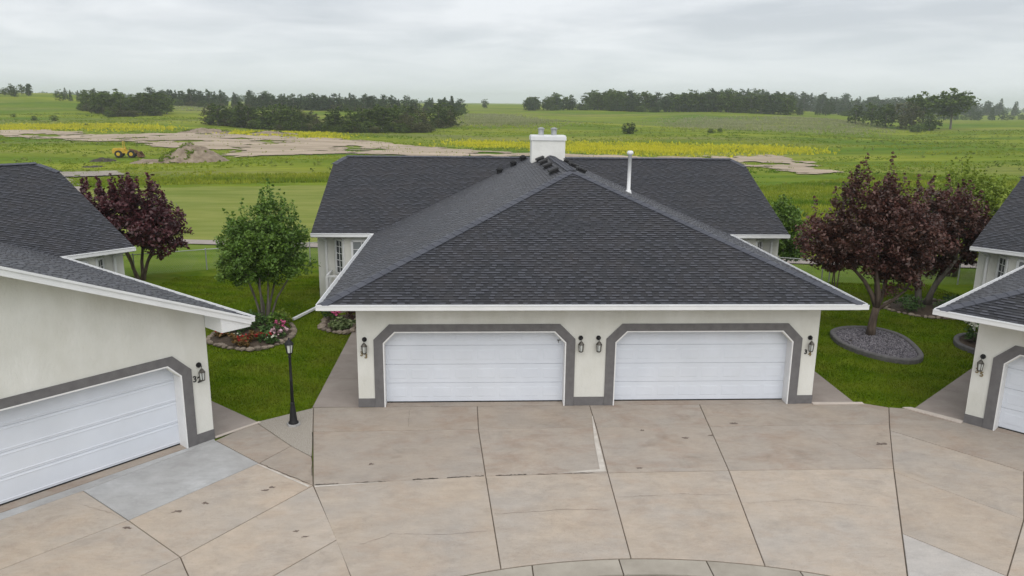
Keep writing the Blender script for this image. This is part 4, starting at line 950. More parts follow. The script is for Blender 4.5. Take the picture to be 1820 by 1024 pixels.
# ------------------------------------------------------------------ beds
def stone_mesh(seed):
    g = np.random.default_rng(seed); m_ = MB(); n = 7; prof = [(.75, 0), (1.0, .35), (.92, .75), (.55, 1.0)]
    base = len(m_.v); jr = g.uniform(.8, 1.15, (len(prof), n))
    for k, (r, z) in enumerate(prof):
        for q in range(n): m_.v.append((r*jr[k, q]*math.cos(2*math.pi*q/n), r*jr[k, q]*math.sin(2*math.pi*q/n), z*g.uniform(.9, 1.1)))
    for k in range(len(prof)-1):
        for q in range(n): m_.f.append((k*n+q, k*n+(q+1) % n, (k+1)*n+(q+1) % n, (k+1)*n+q))
    m_.f.append(tuple((len(prof)-1)*n+q for q in range(n))); m_.t = [.5]*len(m_.f); m_.m = [0]*len(m_.f)
    return m_.mesh('edging_stone', 'stone')
STONES = [stone_mesh(100+k) for k in range(6)]
def loop_pts(poly, step):
    """points spaced along a closed smooth loop through poly"""
    p = np.array(poly+poly[:1], float); pts = []
    n = len(poly)
    for i in range(n):
        p0, p1, p2, p3 = (np.array(poly[(i+k-1) % n], float) for k in range(4))
        for t_ in np.linspace(0, 1, 12, endpoint=False):
            pts.append(.5*((2*p1)+(-p0+p2)*t_+(2*p0-5*p1+4*p2-p3)*t_**2+(-p0+3*p1-3*p2+p3)*t_**3))
    pts = np.array(pts); d = np.r_[0, np.cumsum(np.linalg.norm(np.diff(np.vstack([pts, pts[:1]]), axis=0), axis=1))]
    m = int(d[-1]/step); s = np.linspace(0, d[-1], m, endpoint=False); q = np.vstack([pts, pts[:1]])
    return np.stack([np.interp(s, d, q[:, 0]), np.interp(s, d, q[:, 1])], -1)
def stone_bed(poly, label, name='flower_bed', size=.135, open_=None):
    c = np.mean(poly, axis=0); z = float(terr(*c)); B = empty(name, (c[0], c[1], z)); tag(B, label, 'flower bed')
    lp_ = loop_pts(poly, .25); so_ = MB(); n = len(lp_); ctr = len(so_.v); so_.v.append((0, 0, .16))
    for p in lp_: so_.v.append((p[0]-c[0], p[1]-c[1], -.02))
    for k in range(n): so_.f.append((0, 1+k, 1+(k+1) % n)); so_.t.append(.5); so_.m.append(0)
    so_.build('soil', 'soil', B)
    for p in loop_pts(poly, size*1.75):
        if open_ and open_(p): continue
        s = size*random.uniform(.65, 1.25); mw = Matrix.Translation((p[0]-c[0]+random.uniform(-.03, .03), p[1]-c[1]+random.uniform(-.03, .03), -.03)) @ Matrix.Rotation(random.uniform(0, 6.28), 4, 'Z') @ Matrix.Diagonal((s, s*random.uniform(.6, .9), s*random.uniform(.6, .95), 1))
        obj('edging_stone', STONES[random.randrange(6)], B, mw)
    return B
BED1 = [(-11.97, 6.0), (-11.3, 5.3), (-10.37, 4.85), (-9.75, 5.2), (-9.3, 6.15), (-9.45, 7.3), (-9.9, 8.3), (-10.8, 8.7), (-11.8, 8.0)]
BED2 = [(-8.5, 7.5), (-8.0, 6.85), (-7.4, 6.75), (-7.35, 7.6), (-7.4, 9.2), (-8.3, 9.1)]
BED3 = [(13.5, 10.0), (13.75, 9.3), (14.3, 8.65), (15.3, 8.4), (16.5, 8.6), (17, 9.8), (16.2, 11.2), (14.6, 11.3)]
stone_bed(BED1, 'flower bed ringed with stones below the green multi-stemmed tree')
stone_bed(BED2, 'small flower bed with stones tucked under the eave of the middle duplex')
stone_bed(BED3, 'stone-edged bed round the forked purple tree at the right')
def plant(name, label, cat, x, y, h, w, leafm, n=160, size=.07, bloom=None, nb=40, bs=.05, seed=0, group=None, z=.06, rnd=False):
    g = np.random.default_rng(seed); T = empty(name, (x, y, float(terr(x, y))+z)); tag(T, label, cat, group)
    C = crown_points([(0, 0, h*.5, w*.5, w*.5, h*.5)], max(6, n//14), g, .5); C[:, 2] = np.maximum(C[:, 2], .03)
    V, F, _ = leaf_cloud(C, np.full(len(C), w*.16), 14, size, g, .5)
    obj('foliage', mesh_np('foliage', V, F, leafm, np.clip(g.random(len(F)), 0, 1)), T)
    st = MB()
    for k in range(5):
        a = 1.26*k; st.tube([(0, 0, -.08), (w*.2*math.cos(a), w*.2*math.sin(a), h*.6)], [.008, .004], 5)
    st.build('stem', 'bark', T)
    if bloom:
        C = crown_points([(0, 0, h*.55, w*.5, w*.5, h*.5)], max(3, nb//8), g, .85); C[:, 2] = np.abs(C[:, 2]-h*.55)*.8+h*.6
        V, F, _ = leaf_cloud(C, np.full(len(C), bs*1.3), 16 if rnd else 8, bs, g, .8, 1.1)
        obj('bloom', mesh_np('bloom', V, F, 'bloom_'+bloom, g.random(len(F))), T)
    return T
plant('flower_clump', 'red flowering clump at the front left of the tree bed', 'flowers', -10.55, 5.25, .28, .55, 'leaf_orange', 160, .06, 'red', 70, .06, 1)
plant('flower_clump', 'red flowering clump in the middle of the tree bed front', 'flowers', -10.05, 5.65, .3, .5, 'leaf_plant', 160, .06, 'red', 80, .06, 2)
plant('flower_clump', 'pale pink flowering clump at the right end of the tree bed', 'flowers', -9.62, 6.05, .38, .55, 'leaf_plant', 150, .06, 'pale_pink', 120, .065, 3)
plant('flower_clump', 'magenta flowering clump behind the pale pink one', 'flowers', -9.72, 6.5, .45, .5, 'leaf_plant', 150, .06, 'pink', 100, .065, 4)
plant('flower_clump', 'orange-leaved clump at the front of the tree bed', 'flowers', -10.35, 5.75, .34, .6, 'leaf_orange', 220, .06, 'red', 24, .05, 5)
plant('flower_clump', 'magenta flowering clump at the left of the tree bed', 'flowers', -11.2, 6.3, .35, .55, 'leaf_plant', 180, .06, 'magenta', 90, .06, 6)
plant('flower_clump', 'dotted white flowering clump at the left of the tree bed', 'flowers', -10.95, 5.75, .24, .5, 'leaf_orange', 180, .06, 'white', 28, .04, 7)
plant('low_shrub', 'dark green rounded shrub under the green multi-stemmed tree', 'shrub', -10.75, 6.75, .7, 1.05, 'leaf_plant', 700, .06, None, seed=8)
plant('low_shrub', 'bright green leafy shrub at the foot of the tree stems', 'shrub', -9.95, 7.15, .55, .75, 'leaf_green', 420, .07, None, seed=9)
for k, (x, y, lb, lm, bl, h, w) in enumerate(((-11.5, 6.9, 'green leafy clump at the back left of the tree bed', 'leaf_plant', None, .4, .9), (-10.1, 6.4, 'green filler clump in the middle of the tree bed', 'leaf_plant', None, .35, .8), (-10.9, 7.6, 'green leafy clump close to the tree stems', 'leaf_green', None, .4, .9), (-9.75, 5.55, 'small white flowering clump at the right front of the tree bed', 'leaf_plant', 'white', .22, .4), (-11.65, 6.25, 'small red flowering clump at the left tip of the tree bed', 'leaf_orange', 'red', .25, .45), (-10.75, 5.5, 'orange and green ground cover at the front of the tree bed', 'leaf_orange', None, .2, .7), (-9.9, 7.8, 'yellow-green leafy clump behind the tree stems', 'leaf_lime', None, .45, .7))):
    plant('flower_clump', lb, 'flowers', x, y, h, w, lm, 330, .06, bl, 60, .05, 200+k)
plant('hosta', 'pale variegated hosta in the small bed by the garage', 'plant', -7.85, 7.15, .35, .8, 'leaf_hosta', 300, .10, None, seed=10)
plant('hosta', 'pale variegated hosta beside the side walk of the garage', 'plant', -7.5, 7.2, .3, .55, 'leaf_hosta', 200, .10, None, seed=11)
plant('flower_clump', 'bright pink flowering clump in the small bed by the garage', 'flowers', -8.05, 7.95, .6, .5, 'leaf_plant', 200, .06, 'pink', 150, .08, 12)
plant('low_shrub', 'dark green shrub at the left of the small bed', 'shrub', -8.35, 8.3, .75, .6, 'leaf_plant', 420, .06, None, seed=13)
plant('low_shrub', 'dark purple shrub under the eave of the garage', 'shrub', -7.55, 8.4, .9, .7, 'leaf_purple', 420, .06, None, seed=14)
for k, (x, y) in enumerate(((14.2, 9.6), (15.6, 9.1), (16.3, 9.8))):
    plant('low_shrub', ['low green shrub left of the forked purple trunk', 'low green shrub in front of the forked purple trunk', 'low green shrub right of the forked purple trunk'][k], 'shrub', x, y, .5, 1.15, 'leaf_plant', 620, .06, None, seed=15+k)
# gravel bed with cast kerb
GB = [(9.45, 6.15), (9.32, 4.9), (9.83, 3.72), (10.6, 3.2), (11.3, 3.55), (11.75, 4.7), (11.92, 5.95), (11.5, 6.85), (10.6, 7.05), (9.85, 6.75)]
def kerb_bed(name, label, poly, hk=.14, wk=.17):
    c = np.mean(poly, axis=0); B = empty(name, (c[0], c[1], 0)); tag(B, label, 'garden bed'); q = loop_pts(poly, .12)-c; n = len(q)
    d = np.roll(q, -1, 0)-np.roll(q, 1, 0); d /= np.linalg.norm(d, axis=1)[:, None]; nr = np.stack([-d[:, 1], d[:, 0]], -1)
    if (nr*q).sum() > 0: nr = -nr
    m_ = MB(); prof = [(0, -.05), (0, hk-.03), (.03, hk), (wk-.03, hk), (wk, hk-.03), (wk, -.05)]; N = len(prof)
    for k in range(n):
        for o_, z_ in prof: m_.v.append((q[k, 0]+nr[k, 0]*o_, q[k, 1]+nr[k, 1]*o_, z_))
    for k in range(n):
        for j in range(N-1): m_.f.append((k*N+j, ((k+1) % n)*N+j, ((k+1) % n)*N+j+1, k*N+j+1)); m_.t.append(.5); m_.m.append(0)
    m_.build('kerb_edging', 'kerb', B)
    return B, c, [tuple(p) for p in (q+nr*wk+c)]
B, c, inner = kerb_bed('gravel_bed', 'teardrop gravel bed with dark kerb edging under the large purple tree', GB)
MB().prism([(p[0]-c[0], p[1]-c[1]) for p in ccw(inner)], -.05, .05).build('gravel_base', 'dark_soil', B)
g = np.random.default_rng(5); n = 9000
pts = np.stack([g.uniform(9.2, 12, n), g.uniform(3, 7.2, n)], -1); pts = pts[in_poly(pts[:, 0], pts[:, 1], inner)]; n = len(pts)
OC = np.array([(1, 0, 0), (0, 1, 0), (-1, 0, 0), (0, -1, 0), (0, 0, 1), (0, 0, -1)], float); OF = np.array([(0, 1, 4), (1, 2, 4), (2, 3, 4), (3, 0, 4), (1, 0, 5), (2, 1, 5), (3, 2, 5), (0, 3, 5)])
sz = g.uniform(.020, .042, (n, 1, 1))*g.uniform(.6, 1.2, (n, 1, 3)); ang = g.uniform(0, 6.28, n)
V = OC[None]*sz+g.normal(size=(n, 6, 3))*.004; ca, sa = np.cos(ang)[:, None], np.sin(ang)[:, None]
V = np.stack([V[..., 0]*ca-V[..., 1]*sa, V[..., 0]*sa+V[..., 1]*ca, V[..., 2]], -1)+np.c_[pts-c, .055+g.random(n)*.025][:, None]
gr = obj('gravel', mesh_np('gravel', V.reshape(-1, 3), (OF[None]+6*np.arange(n)[:, None, None]).reshape(-1, 3), 'gravel', np.repeat(g.random(n)**1.3, 8)), B); gr['kind'] = 'stuff'
B2, c2, inner2 = kerb_bed('kerb_bed', 'kerbed garden bed against the wall of the right house', [loc2w(L35, T35, p)[:2] for p in ((-7.5, 6.7, 0), (-8.15, 6.75, 0), (-8.6, 7.3, 0), (-8.75, 8.2, 0), (-8.3, 8.9, 0), (-7.5, 8.9, 0))])
MB().prism([(p[0]-c2[0], p[1]-c2[1]) for p in ccw(inner2)], -.05, .08).build('bed_soil', 'soil', B2)
q = loc2w(L35, T35, (-8.0, 7.8, 0)); plant('flower_bush', 'leafy bush with round white blooms in the kerbed bed of the right house', 'bush', q[0], q[1], 1.0, .95, 'leaf_plant', 620, .075, 'white', 130, .10, 31, z=.08, rnd=True)

# ------------------------------------------------------------------ grass blades on the lawn near the houses
def blades(name, xr, yr, dens, hgt, wid, seed, m, test):
    g = np.random.default_rng(seed); n = int((xr[1]-xr[0])*(yr[1]-yr[0])*dens); x = g.uniform(*xr, n); y = g.uniform(*yr, n)
    ok = test(x, y); x = x[ok]; y = y[ok]; n = len(x); z = terr(x, y)-.03
    a = g.uniform(0, 6.28, n); h = hgt*g.uniform(.5, 1.2, n); l = g.normal(size=(n, 2))*.45*h[:, None]
    V = np.stack([np.stack([x-np.cos(a)*wid, y-np.sin(a)*wid, z], -1), np.stack([x+np.cos(a)*wid, y+np.sin(a)*wid, z], -1), np.stack([x+l[:, 0], y+l[:, 1], z+h], -1)], 1)
    tn = np.clip(.5*fbm(x, y, 1.3, 40)+.55*g.random(n)-.05+.15*np.tanh(3*np.sin((x*.35+y*.94)*5.2)), 0, 1)
    o = obj(name, mesh_np(name, V.reshape(-1, 3), np.arange(3*n).reshape(-1, 3), m, tn)); tag(o, 'short mown lawn grass between and behind the houses', 'grass', kind='stuff'); return o
ALLC = CONCRETE_AREAS+WALKS+FOOT+[GB, BED1, BED2, BED3]
def lawn_ok(x, y):
    bad = np.zeros(x.shape, bool)
    for p in ALLC: bad |= in_poly(x, y, p)
    return (~bad) & (y < fence_y(x)-.1)
blades('grass', (-17, 18), (-1.2, 17), 640, .06, .011, 61, 'lawn_blade', lawn_ok)

# ------------------------------------------------------------------ meadow: tufts, blooms, reeds
def tufts(name, x, y, h, w, tone, m, label, cat, seed, k=3, spread=.5):
    """clumps of k leaning blades at each point"""
    g = np.random.default_rng(seed); n = len(x); z = terr(x, y); Vs = []
    for j in range(k):
        a = g.uniform(0, 6.28, n); ox = g.normal(size=n)*w*spread; oy = g.normal(size=n)*w*spread; hh = h*g.uniform(.6, 1.15, n); lx = g.normal(size=n)*hh*.25; ly = g.normal(size=n)*hh*.25; ww = w*g.uniform(.3, .6, n)
        Vs.append(np.stack([np.stack([x+ox-np.cos(a)*ww, y+oy-np.sin(a)*ww, z-.03], -1), np.stack([x+ox+np.cos(a)*ww, y+oy+np.sin(a)*ww, z-.03], -1), np.stack([x+ox+lx, y+oy+ly, z+hh], -1)], 1))
    V = np.concatenate(Vs).reshape(-1, 3); tn = np.clip(np.tile(tone, k)+g.normal(size=n*k)*.08, 0, 1)
    return tag(obj(name, mesh_np(name, V, np.arange(len(V)).reshape(-1, 3), m, tn)), label, cat, kind='stuff')
def scatter(poly, n, seed, noise=None, thr=.5):
    a = np.array(poly); g = np.random.default_rng(seed); x = g.uniform(a[:, 0].min(), a[:, 0].max(), n); y = g.uniform(a[:, 1].min(), a[:, 1].max(), n); ok = in_poly(x, y, poly)
    if noise: ok &= fbm(x, y*1.6, noise, seed+3) > thr
    return x[ok], y[ok]
MEAD = [(-230, 330), (-100, 70), (-42, 78), (-23, 83), (0, 70), (10, 43), (16, 27), (60, 23), (120, 90), (250, 330)]
x, y = scatter(MEAD, 170000, 71, 16, .5); keep = ~in_poly(x, y, TRACK) & (y > field_y(x)); x, y = x[keep], y[keep]
d = np.hypot(x+3, y+19); sel = rng.random(len(x)) < np.clip(90/d, .25, 1); x, y = x[sel], y[sel]
tone = np.clip(1.5*(fbm(x, y*1.8, 26, 8)-.28)+.15*fbm(x, y, 5, 12), 0, 1); hh = .12+.30*fbm(x, y, 18, 9)
tufts('meadow_grass', x, y, hh, .26+.0010*np.hypot(x, y), tone, 'tuft', 'rough green meadow grass beyond the mown field', 'grass', 72)
NEAR = [(12, 27), (60, 23), (95, 75), (70, 112), (12, 62)]
x, y = scatter(NEAR, 42000, 171); keep = y > field_y(x); x, y = x[keep], y[keep]
tufts('rough_grass', x, y, .16+.34*fbm(x, y*1.5, 6, 21), .17, np.clip(1.5*(fbm(x, y*1.8, 11, 22)-.2), 0, 1), 'tuft', 'rough tall grass behind the right-hand gardens', 'grass', 172)
x, y = scatter(MEAD, 5200, 181, 24, .52); keep = ~in_poly(x, y, TRACK) & (y > field_y(x)+6); x, y = x[keep], y[keep]; g_ = np.random.default_rng(182); sz_ = g_.uniform(.25, .7, len(x))
C = np.stack([x, y, terr(x, y)+sz_*.4], -1); V, F, _ = leaf_cloud(C, sz_, 9, .30, g_, .5, 1.5)
tag(obj('weed_clumps', mesh_np('weed_clumps', V, F, 'leaf_weed', np.clip(np.repeat(fbm(x, y, 20, 31), 9)*1.1-.1+.3*g_.random(len(F)), 0, 1))), 'dark green weed clumps scattered through the meadow', 'weeds', kind='stuff')
EDGE = [(-72, 63), (-42, 78), (-23, 83), (0, 71), (10, 44), (14, 50), (2, 84), (-23, 96), (-42, 90), (-72, 76)]
x, y = scatter(EDGE, 16000, 73); y = np.maximum(y, field_y(x)); tufts('tall_grass', x, y, .2+.45*fbm(x, y, 7, 3), .34, np.clip(-.1+1.1*fbm(x, y*2, 9, 4), 0, 1), 'tuft', 'tall lush grass strip along the edge of the mown field', 'grass', 74)
YEL = [([(-170, 268), (-118, 250), (-102, 243), (-109, 230), (-137, 226), (-165, 240)], 5200), ([(-82, 238), (-63, 230), (-55, 199), (-70, 214)], 1500), ([(-58, 231), (-43, 217), (-45, 192), (-54, 200)], 1600), ([(-5, 209), (6, 204), (8, 180), (-4, 185)], 900), ([(16, 205), (51, 187), (75, 184), (84, 178), (67, 166), (43, 160), (17, 158)], 9000)]
xa, ya = [], []
for k, (p, n) in enumerate(YEL):
    x, y = scatter(ccw(p), int(n*1.6), 80+k, 9, .45); xa.append(x); ya.append(y)
x, y = np.concatenate(xa), np.concatenate(ya); x = x+rng.normal(size=len(x))*4.5; y = y+rng.normal(size=len(x))*5.5; keep = ~in_poly(x, y, TRACK) | (rng.random(len(x)) < .12); x, y = x[keep], y[keep]; tufts('yellow_wildflowers', x, y, .6, .4, np.clip(1.5*fbm(x, y*2, 9, 6)-.15+.5*rng.random(len(x)), 0, 1), 'yellow_bloom', 'drifts of yellow wildflowers along the dirt track', 'wildflowers', 86, k=4)
REED = [([(86, 325), (106, 289), (155, 311), (193, 350), (212, 417), (144, 425), (107, 395)], 7000), ([(-5.5, 300), (16, 283), (30, 339), (17, 450), (-5, 400)], 3200), ([(-162, 405), (-128, 380), (-161, 487), (-202, 532)], 2500)]
xa, ya = [], []
for k, (p, n) in enumerate(REED):
    x, y = scatter(ccw(p), n*2, 90+k, 22, .47); xa.append(x); ya.append(y)
x, y = np.concatenate(xa), np.concatenate(ya); x = x+rng.normal(size=len(x))*9; y = y+rng.normal(size=len(x))*12; tufts('reeds', x, y, .7, .42, np.clip(1.2*fbm(x, y, 12, 6), 0, 1), 'reed', 'grey-brown reeds and brush in the low parts of the meadow', 'reeds', 96, k=3)

# ------------------------------------------------------------------ mounds of earth
def mound(name, label, cx, cy, rx, ry, h, m, seed, weeds=0, ridge=None):
    z0 = float(terr(cx, cy)); n = 44; ax = np.linspace(-1.15, 1.15, n); U, W = np.meshgrid(ax, ax); X = cx+U*rx; Y = cy+W*ry
    r = np.hypot(U, W)*(1+.35*(fbm(X, Y, rx*.8, seed)-.5)); prof = np.clip(1-r, 0, 1)**.85
    Z = h*prof*(.85+.5*(fbm(X, Y, rx*.35, seed+1)-.5))+.35*h*(fbm(X, Y, 1.6, seed+2)-.5)*np.clip(prof*4, 0, 1)+terr(X, Y)-.12
    o = empty(name, (cx, cy, z0)); tag(o, label, 'earth mound')
    k = (np.minimum(np.minimum(prof[:-1, :-1], prof[1:, 1:]), np.minimum(prof[1:, :-1], prof[:-1, 1:])) > 0) | (prof[:-1, :-1] > 0)
    obj('earth', grid_mesh('earth', X-cx, Y-cy, Z-z0, m, k), o)
    if weeds:
        gg = np.random.default_rng(seed+50); ii = gg.integers(6, n-6, weeds); jj = gg.integers(6, n-6, weeds); ok = (fbm(X[ii, jj], Y[ii, jj], 3, seed+7) > .52) & (prof[ii, jj] > .05)
        C = np.stack([X[ii, jj]-cx, Y[ii, jj]-cy, Z[ii, jj]-z0+.1], -1)[ok]; V, F, _ = leaf_cloud(C, np.full(len(C), .28), 10, .16, gg, .5); w_ = obj('weeds', mesh_np('weeds', V, F, 'tuft', gg.random(len(F))*.5), o); w_['kind'] = 'stuff'
    return o
mound('dirt_pile', 'big pale brown dirt pile beside the yellow loader', -52.9, 122.5, 6.2, 5.0, 4.0, 'dirt', 3, weeds=700)
mound('dirt_pile', 'low brown spill of dirt left of the big dirt pile', -59.2, 119.5, 3.6, 2.6, 1.0, 'dirt', 6)
mound('dirt_pile', 'low dark soil heap left of the yellow loader', -68.6, 123.0, 2.4, 2.0, 1.0, 'dark_soil', 9)
mound('dirt_pile', 'flat dark soil patch in front of the soil heap', -65.0, 112.0, 2.6, 2.4, .4, 'dark_soil', 10)
mound('dirt_pile', 'sandy bank along the far side of the dirt track', -84.0, 226, 9, 6, 2.0, 'dirt', 12, weeds=500)
mound('dirt_pile', 'long low rubble bank along the far side of the dirt track', -61.0, 212, 9.5, 4.5, 1.4, 'dirt', 14, weeds=700)
mound('dirt_pile', 'small sandy bump on the track left of the chimney', -33.0, 192, 3.6, 3, .8, 'dirt', 16)
x, y = scatter(TRACK, 9000, 45, 8, .56); x, y = x[x > -190], y[x > -190]; tufts('track_weeds', x, y, .42, .35, np.clip(fbm(x, y, 7, 6), 0, 1), 'tuft', 'sparse green weeds growing over the dirt track', 'weeds', 46)

# ------------------------------------------------------------------ yellow wheel loader
ld = empty('wheel_loader', (-67.3, 130.0, float(terr(-67.3, 130.0))+.05), R(8)); tag(ld, 'old yellow wheel loader with rusty bucket parked in the meadow', 'loader')
m_ = MB(); m_.xz([(-2.3, .8), (-.3, .8), (-.3, 1.55), (-1.2, 1.75), (-2.3, 1.7)], -.55, .55).box(-2.45, -2.31, -.6, .6, .75, 1.5); m_.build('engine_hood', 'loader_yellow', ld)
m_ = MB(); m_.box(-.3, .35, -.5, .5, .7, 1.15).box(-.25, 0.05, -.3, .3, 1.151, 1.4).box(-.32, -.22, -.3, .3, 1.4, 1.95).xz([(.35, .65), (1.3, .6), (1.3, 1.1), (.75, 1.35), (.35, 1.3)], -.42, .42); m_.build('body', 'loader_yellow', ld)
m_ = MB()
for s_ in (-1, 1): m_.bar((-.55, s_*.5, 1.6), (-.55, s_*.5, 3.0), .09)
m_.bar((-.55, -.5, 2.95), (-.55, .5, 2.95), .09); m_.build('roll_bar', 'loader_yellow', ld)
m_ = MB(); m_.tube([(.5, 0, 1.3), (.38, 0, 1.75)], .03, 6)
for k in range(12):
    a = k*math.pi/6; b_ = (k+1)*math.pi/6; m_.bar((.37+.06*math.cos(a), .2*math.sin(a), 1.76+.1*math.cos(a)), (.37+.06*math.cos(b_), .2*math.sin(b_), 1.76+.1*math.cos(b_)), .03)
m_.build('steering_wheel', 'rubber', ld)
for x_ in (-1.35, .85):
    for s_ in (-1, 1):
        y_ = s_*.82; m_ = MB(); m_.tube([(x_, y_-.2, .66), (x_, y_-.14, .66), (x_, y_+.14, .66), (x_, y_+.2, .66)], [.56, .67, .67, .56], 20); w_ = m_.build('wheel', 'rubber', ld)
        MB().tube([(x_, y_-.215, .66), (x_, y_+.215, .66)], [.33, .33], 16).build('rim', 'loader_yellow', w_)
m_ = MB()
for s_ in (-1, 1): m_.bar((.45, s_*.47, 1.45), (1.6, s_*.47, 1.15), .12, .22).bar((1.6, s_*.47, 1.15), (2.15, s_*.47, .55), .12, .2)
m_.build('lift_arm', 'rust', ld)
m_ = MB(); pr = [(1.95, .15), (2.75, .1), (2.9, .18), (2.2, .28), (2.05, .6), (2.25, 1.05), (2.15, 1.1), (1.9, .65)]; m_.xz(pr, -1.1, 1.1)
for s_ in (-1, 1): m_.xz([(1.95, .15), (2.75, .1), (2.25, 1.05), (2.1, 1.08), (1.9, .65)], *sorted((s_*1.101, s_*1.14)))
m_.build('bucket', 'rust', ld)
# white marker stake by the grove
st = MB(); st.lathe((0, 0, -.1), [(.05, 0), (.05, 1.6), (.02, 1.66)], 8); st = st.build('marker_stake', 'white_metal'); st.location = (-32.4, 236, float(terr(-32.4, 236))); tag(st, 'thin white marker stake in front of the grove', 'stake')

# ------------------------------------------------------------------ far trees: a few meshes, many individuals
def far_mesh(kind, seed, leafm):
    """tree of height 1 with a trunk; kinds: round, aspen, spruce, bush"""
    g = np.random.default_rng(seed)
    if kind == 'spruce':
        C = []; 
        for z in np.linspace(.12, .97, 26):
            r = .17*(1.02-z)**.85
            for k in range(max(3, int(26*r*3))): a = g.uniform(0, 6.28); C.append((r*math.cos(a)*g.uniform(.6, 1.1), r*math.sin(a)*g.uniform(.6, 1.1), z-r*.25))
        C = np.array(C); per, rad, size = 6, .028, .035
    else:
        E_ = {'round': [(0, 0, .52, .28, .28, .36), (.14, .05, .40, .22, .22, .28), (-.15, -.04, .44, .22, .22, .3), (0, .02, .78, .17, .17, .2), (.1, 0, .66, .17, .17, .22), (-.1, 0, .24, .24, .24, .22), (.1, .1, .18, .22, .22, .16)],
              'aspen': [(0, 0, .52, .17, .17, .38), (.05, 0, .76, .11, .11, .22), (-.07, .02, .38, .15, .15, .28), (.06, 0, .25, .15, .15, .2)],
              'bush': [(0, 0, .45, .5, .5, .42), (.3, 0, .35, .35, .35, .32), (-.3, .1, .38, .36, .36, .36), (0, 0, .7, .3, .3, .26), (.15, -.2, .25, .4, .4, .24)],
              'lone': [(-.02, 0, .62, .30, .28, .27), (.2, 0, .66, .22, .22, .2), (-.2, 0, .7, .22, .22, .22), (.05, 0, .83, .22, .22, .15), (.12, 0, .42, .18, .18, .12)]}[kind]
        C = crown_points(E_, 110 if kind != 'bush' else 90, g, .6); per, rad, size = 18, .062, .036
        if kind == 'lone': rad = .075; C = np.concatenate([C, crown_points(E_, 60, g, .4)])
        if kind == 'bush': rad = .10; size = .055
    V, F, P_ = leaf_cloud(C, np.full(len(C), rad)*g.uniform(.6, 1.3, len(C)), per, size, g, .3, 1.4)
    tone = np.clip(np.repeat(g.uniform(.05, .75, len(C)), per)*.65+.4*g.random(len(F)), 0, 1)
    t_ = MB(); t_.tube([(0, 0, -.04), (.005, 0, .25), (0, .005, .55), (0, 0, .85)], [.02, .016, .011, .003], 6)
    for k in range(5): a = 1.26*k+g.uniform(-.3, .3); t_.tube([(0, 0, .3+.08*k), (.12*math.cos(a), .12*math.sin(a), .48+.08*k)], [.009, .003], 5)
    q = [f for f in t_.f if len(f) == 4]; tv = np.array(t_.v)
    F2 = np.array(q)+len(V); V = np.concatenate([V, tv]); mi = np.r_[np.zeros(len(F), int), np.ones(len(F2), int)]
    return mesh_np('far_tree', V, np.concatenate([F, F2]), [leafm, 'bark_grey'], np.r_[tone, np.full(len(F2), .5)], mi)
FM = {}
for kd, lm, n in (('round', 'leaf_far', 4), ('aspen', 'leaf_far', 4), ('spruce', 'leaf_far_blue', 3), ('bush', 'leaf_far', 3), ('lone', 'leaf_far', 2)): FM[kd] = [far_mesh(kd, 300+hash(kd) % 1*0+len(kd)*10+k, lm) for k in range(n)]
FM['olive'] = [far_mesh('round', 400+k, 'leaf_far_olive') for k in range(3)]; FM['olivebush'] = [far_mesh('bush', 410+k, 'leaf_far_olive') for k in range(2)]
FM['roundblue'] = [far_mesh('round', 420+k, 'leaf_far_blue') for k in range(4)]; FM['aspenblue'] = [far_mesh('aspen', 430+k, 'leaf_far_blue') for k in range(3)]
NAME = {'round': 'broadleaf_tree', 'aspen': 'aspen_tree', 'spruce': 'spruce_tree', 'bush': 'bush', 'lone': 'broadleaf_tree', 'olive': 'willow_tree', 'olivebush': 'willow_bush', 'roundblue': 'broadleaf_tree', 'aspenblue': 'aspen_tree'}
fr_ = random.Random(99)
def far_tree(kind, x, y, h, label, group=None, wide=1.0):
    o = obj(NAME[kind], FM[kind][fr_.randrange(len(FM[kind]))]); s = h*fr_.uniform(.9, 1.12)*wide
    o.location = (x, y, float(terr(x, y))-.1); o.rotation_euler = (0, 0, fr_.uniform(0, 6.28)); o.scale = (s, s*fr_.uniform(.85, 1.15), h)
    return tag(o, label, 'bush' if 'bush' in kind else 'tree', group)
def grove(poly, n, kinds, hr, label, group, seed, mind=2.2, hfun=None, wide=1.4):
    g = np.random.default_rng(seed); a = np.array(poly); pts = []; tries = 0
    while len(pts) < n and tries < n*60:
        tries += 1; x = g.uniform(a[:, 0].min(), a[:, 0].max()); y = g.uniform(a[:, 1].min(), a[:, 1].max())
        if in_poly(np.array([x]), np.array([y]), poly)[0] and all((x-p[0])**2+(y-p[1])**2 > mind*mind for p in pts): pts.append((x, y))
    az_ = sorted((p[0]+3.1)/(p[1]+19.4) for p in pts)
    for x, y in pts:
        q_ = az_.index((x+3.1)/(y+19.4))/len(az_); pos = ['far-left', 'centre-left', 'central', 'centre-right', 'far-right'][int(q_*5)]
        kd = kinds[g.integers(len(kinds))]; h = g.uniform(*hr)*(hfun(x, y) if hfun else 1)
        nm = {'round': 'broadleaf tree', 'aspen': 'slender aspen', 'spruce': 'dark spruce', 'bush': 'green bush', 'olive': 'olive-grey willow', 'olivebush': 'olive-grey willow bush', 'roundblue': 'broadleaf tree', 'aspenblue': 'slender aspen'}[kd]
        far_tree(kd, x, y, h*(.5 if 'bush' in kd else 1), ('tall ' if h > (hr[0]+hr[1])/2*(hfun(x, y) if hfun else 1) else 'low ')+pos+' '+nm+' '+label, group+', '+nm, wide)
GL = ccw([(-99, 268), (-84, 257), (-67, 250), (-39, 231), (-18, 246), (-9, 285), (-14, 300), (-40, 262), (-67, 278), (-100, 292)])
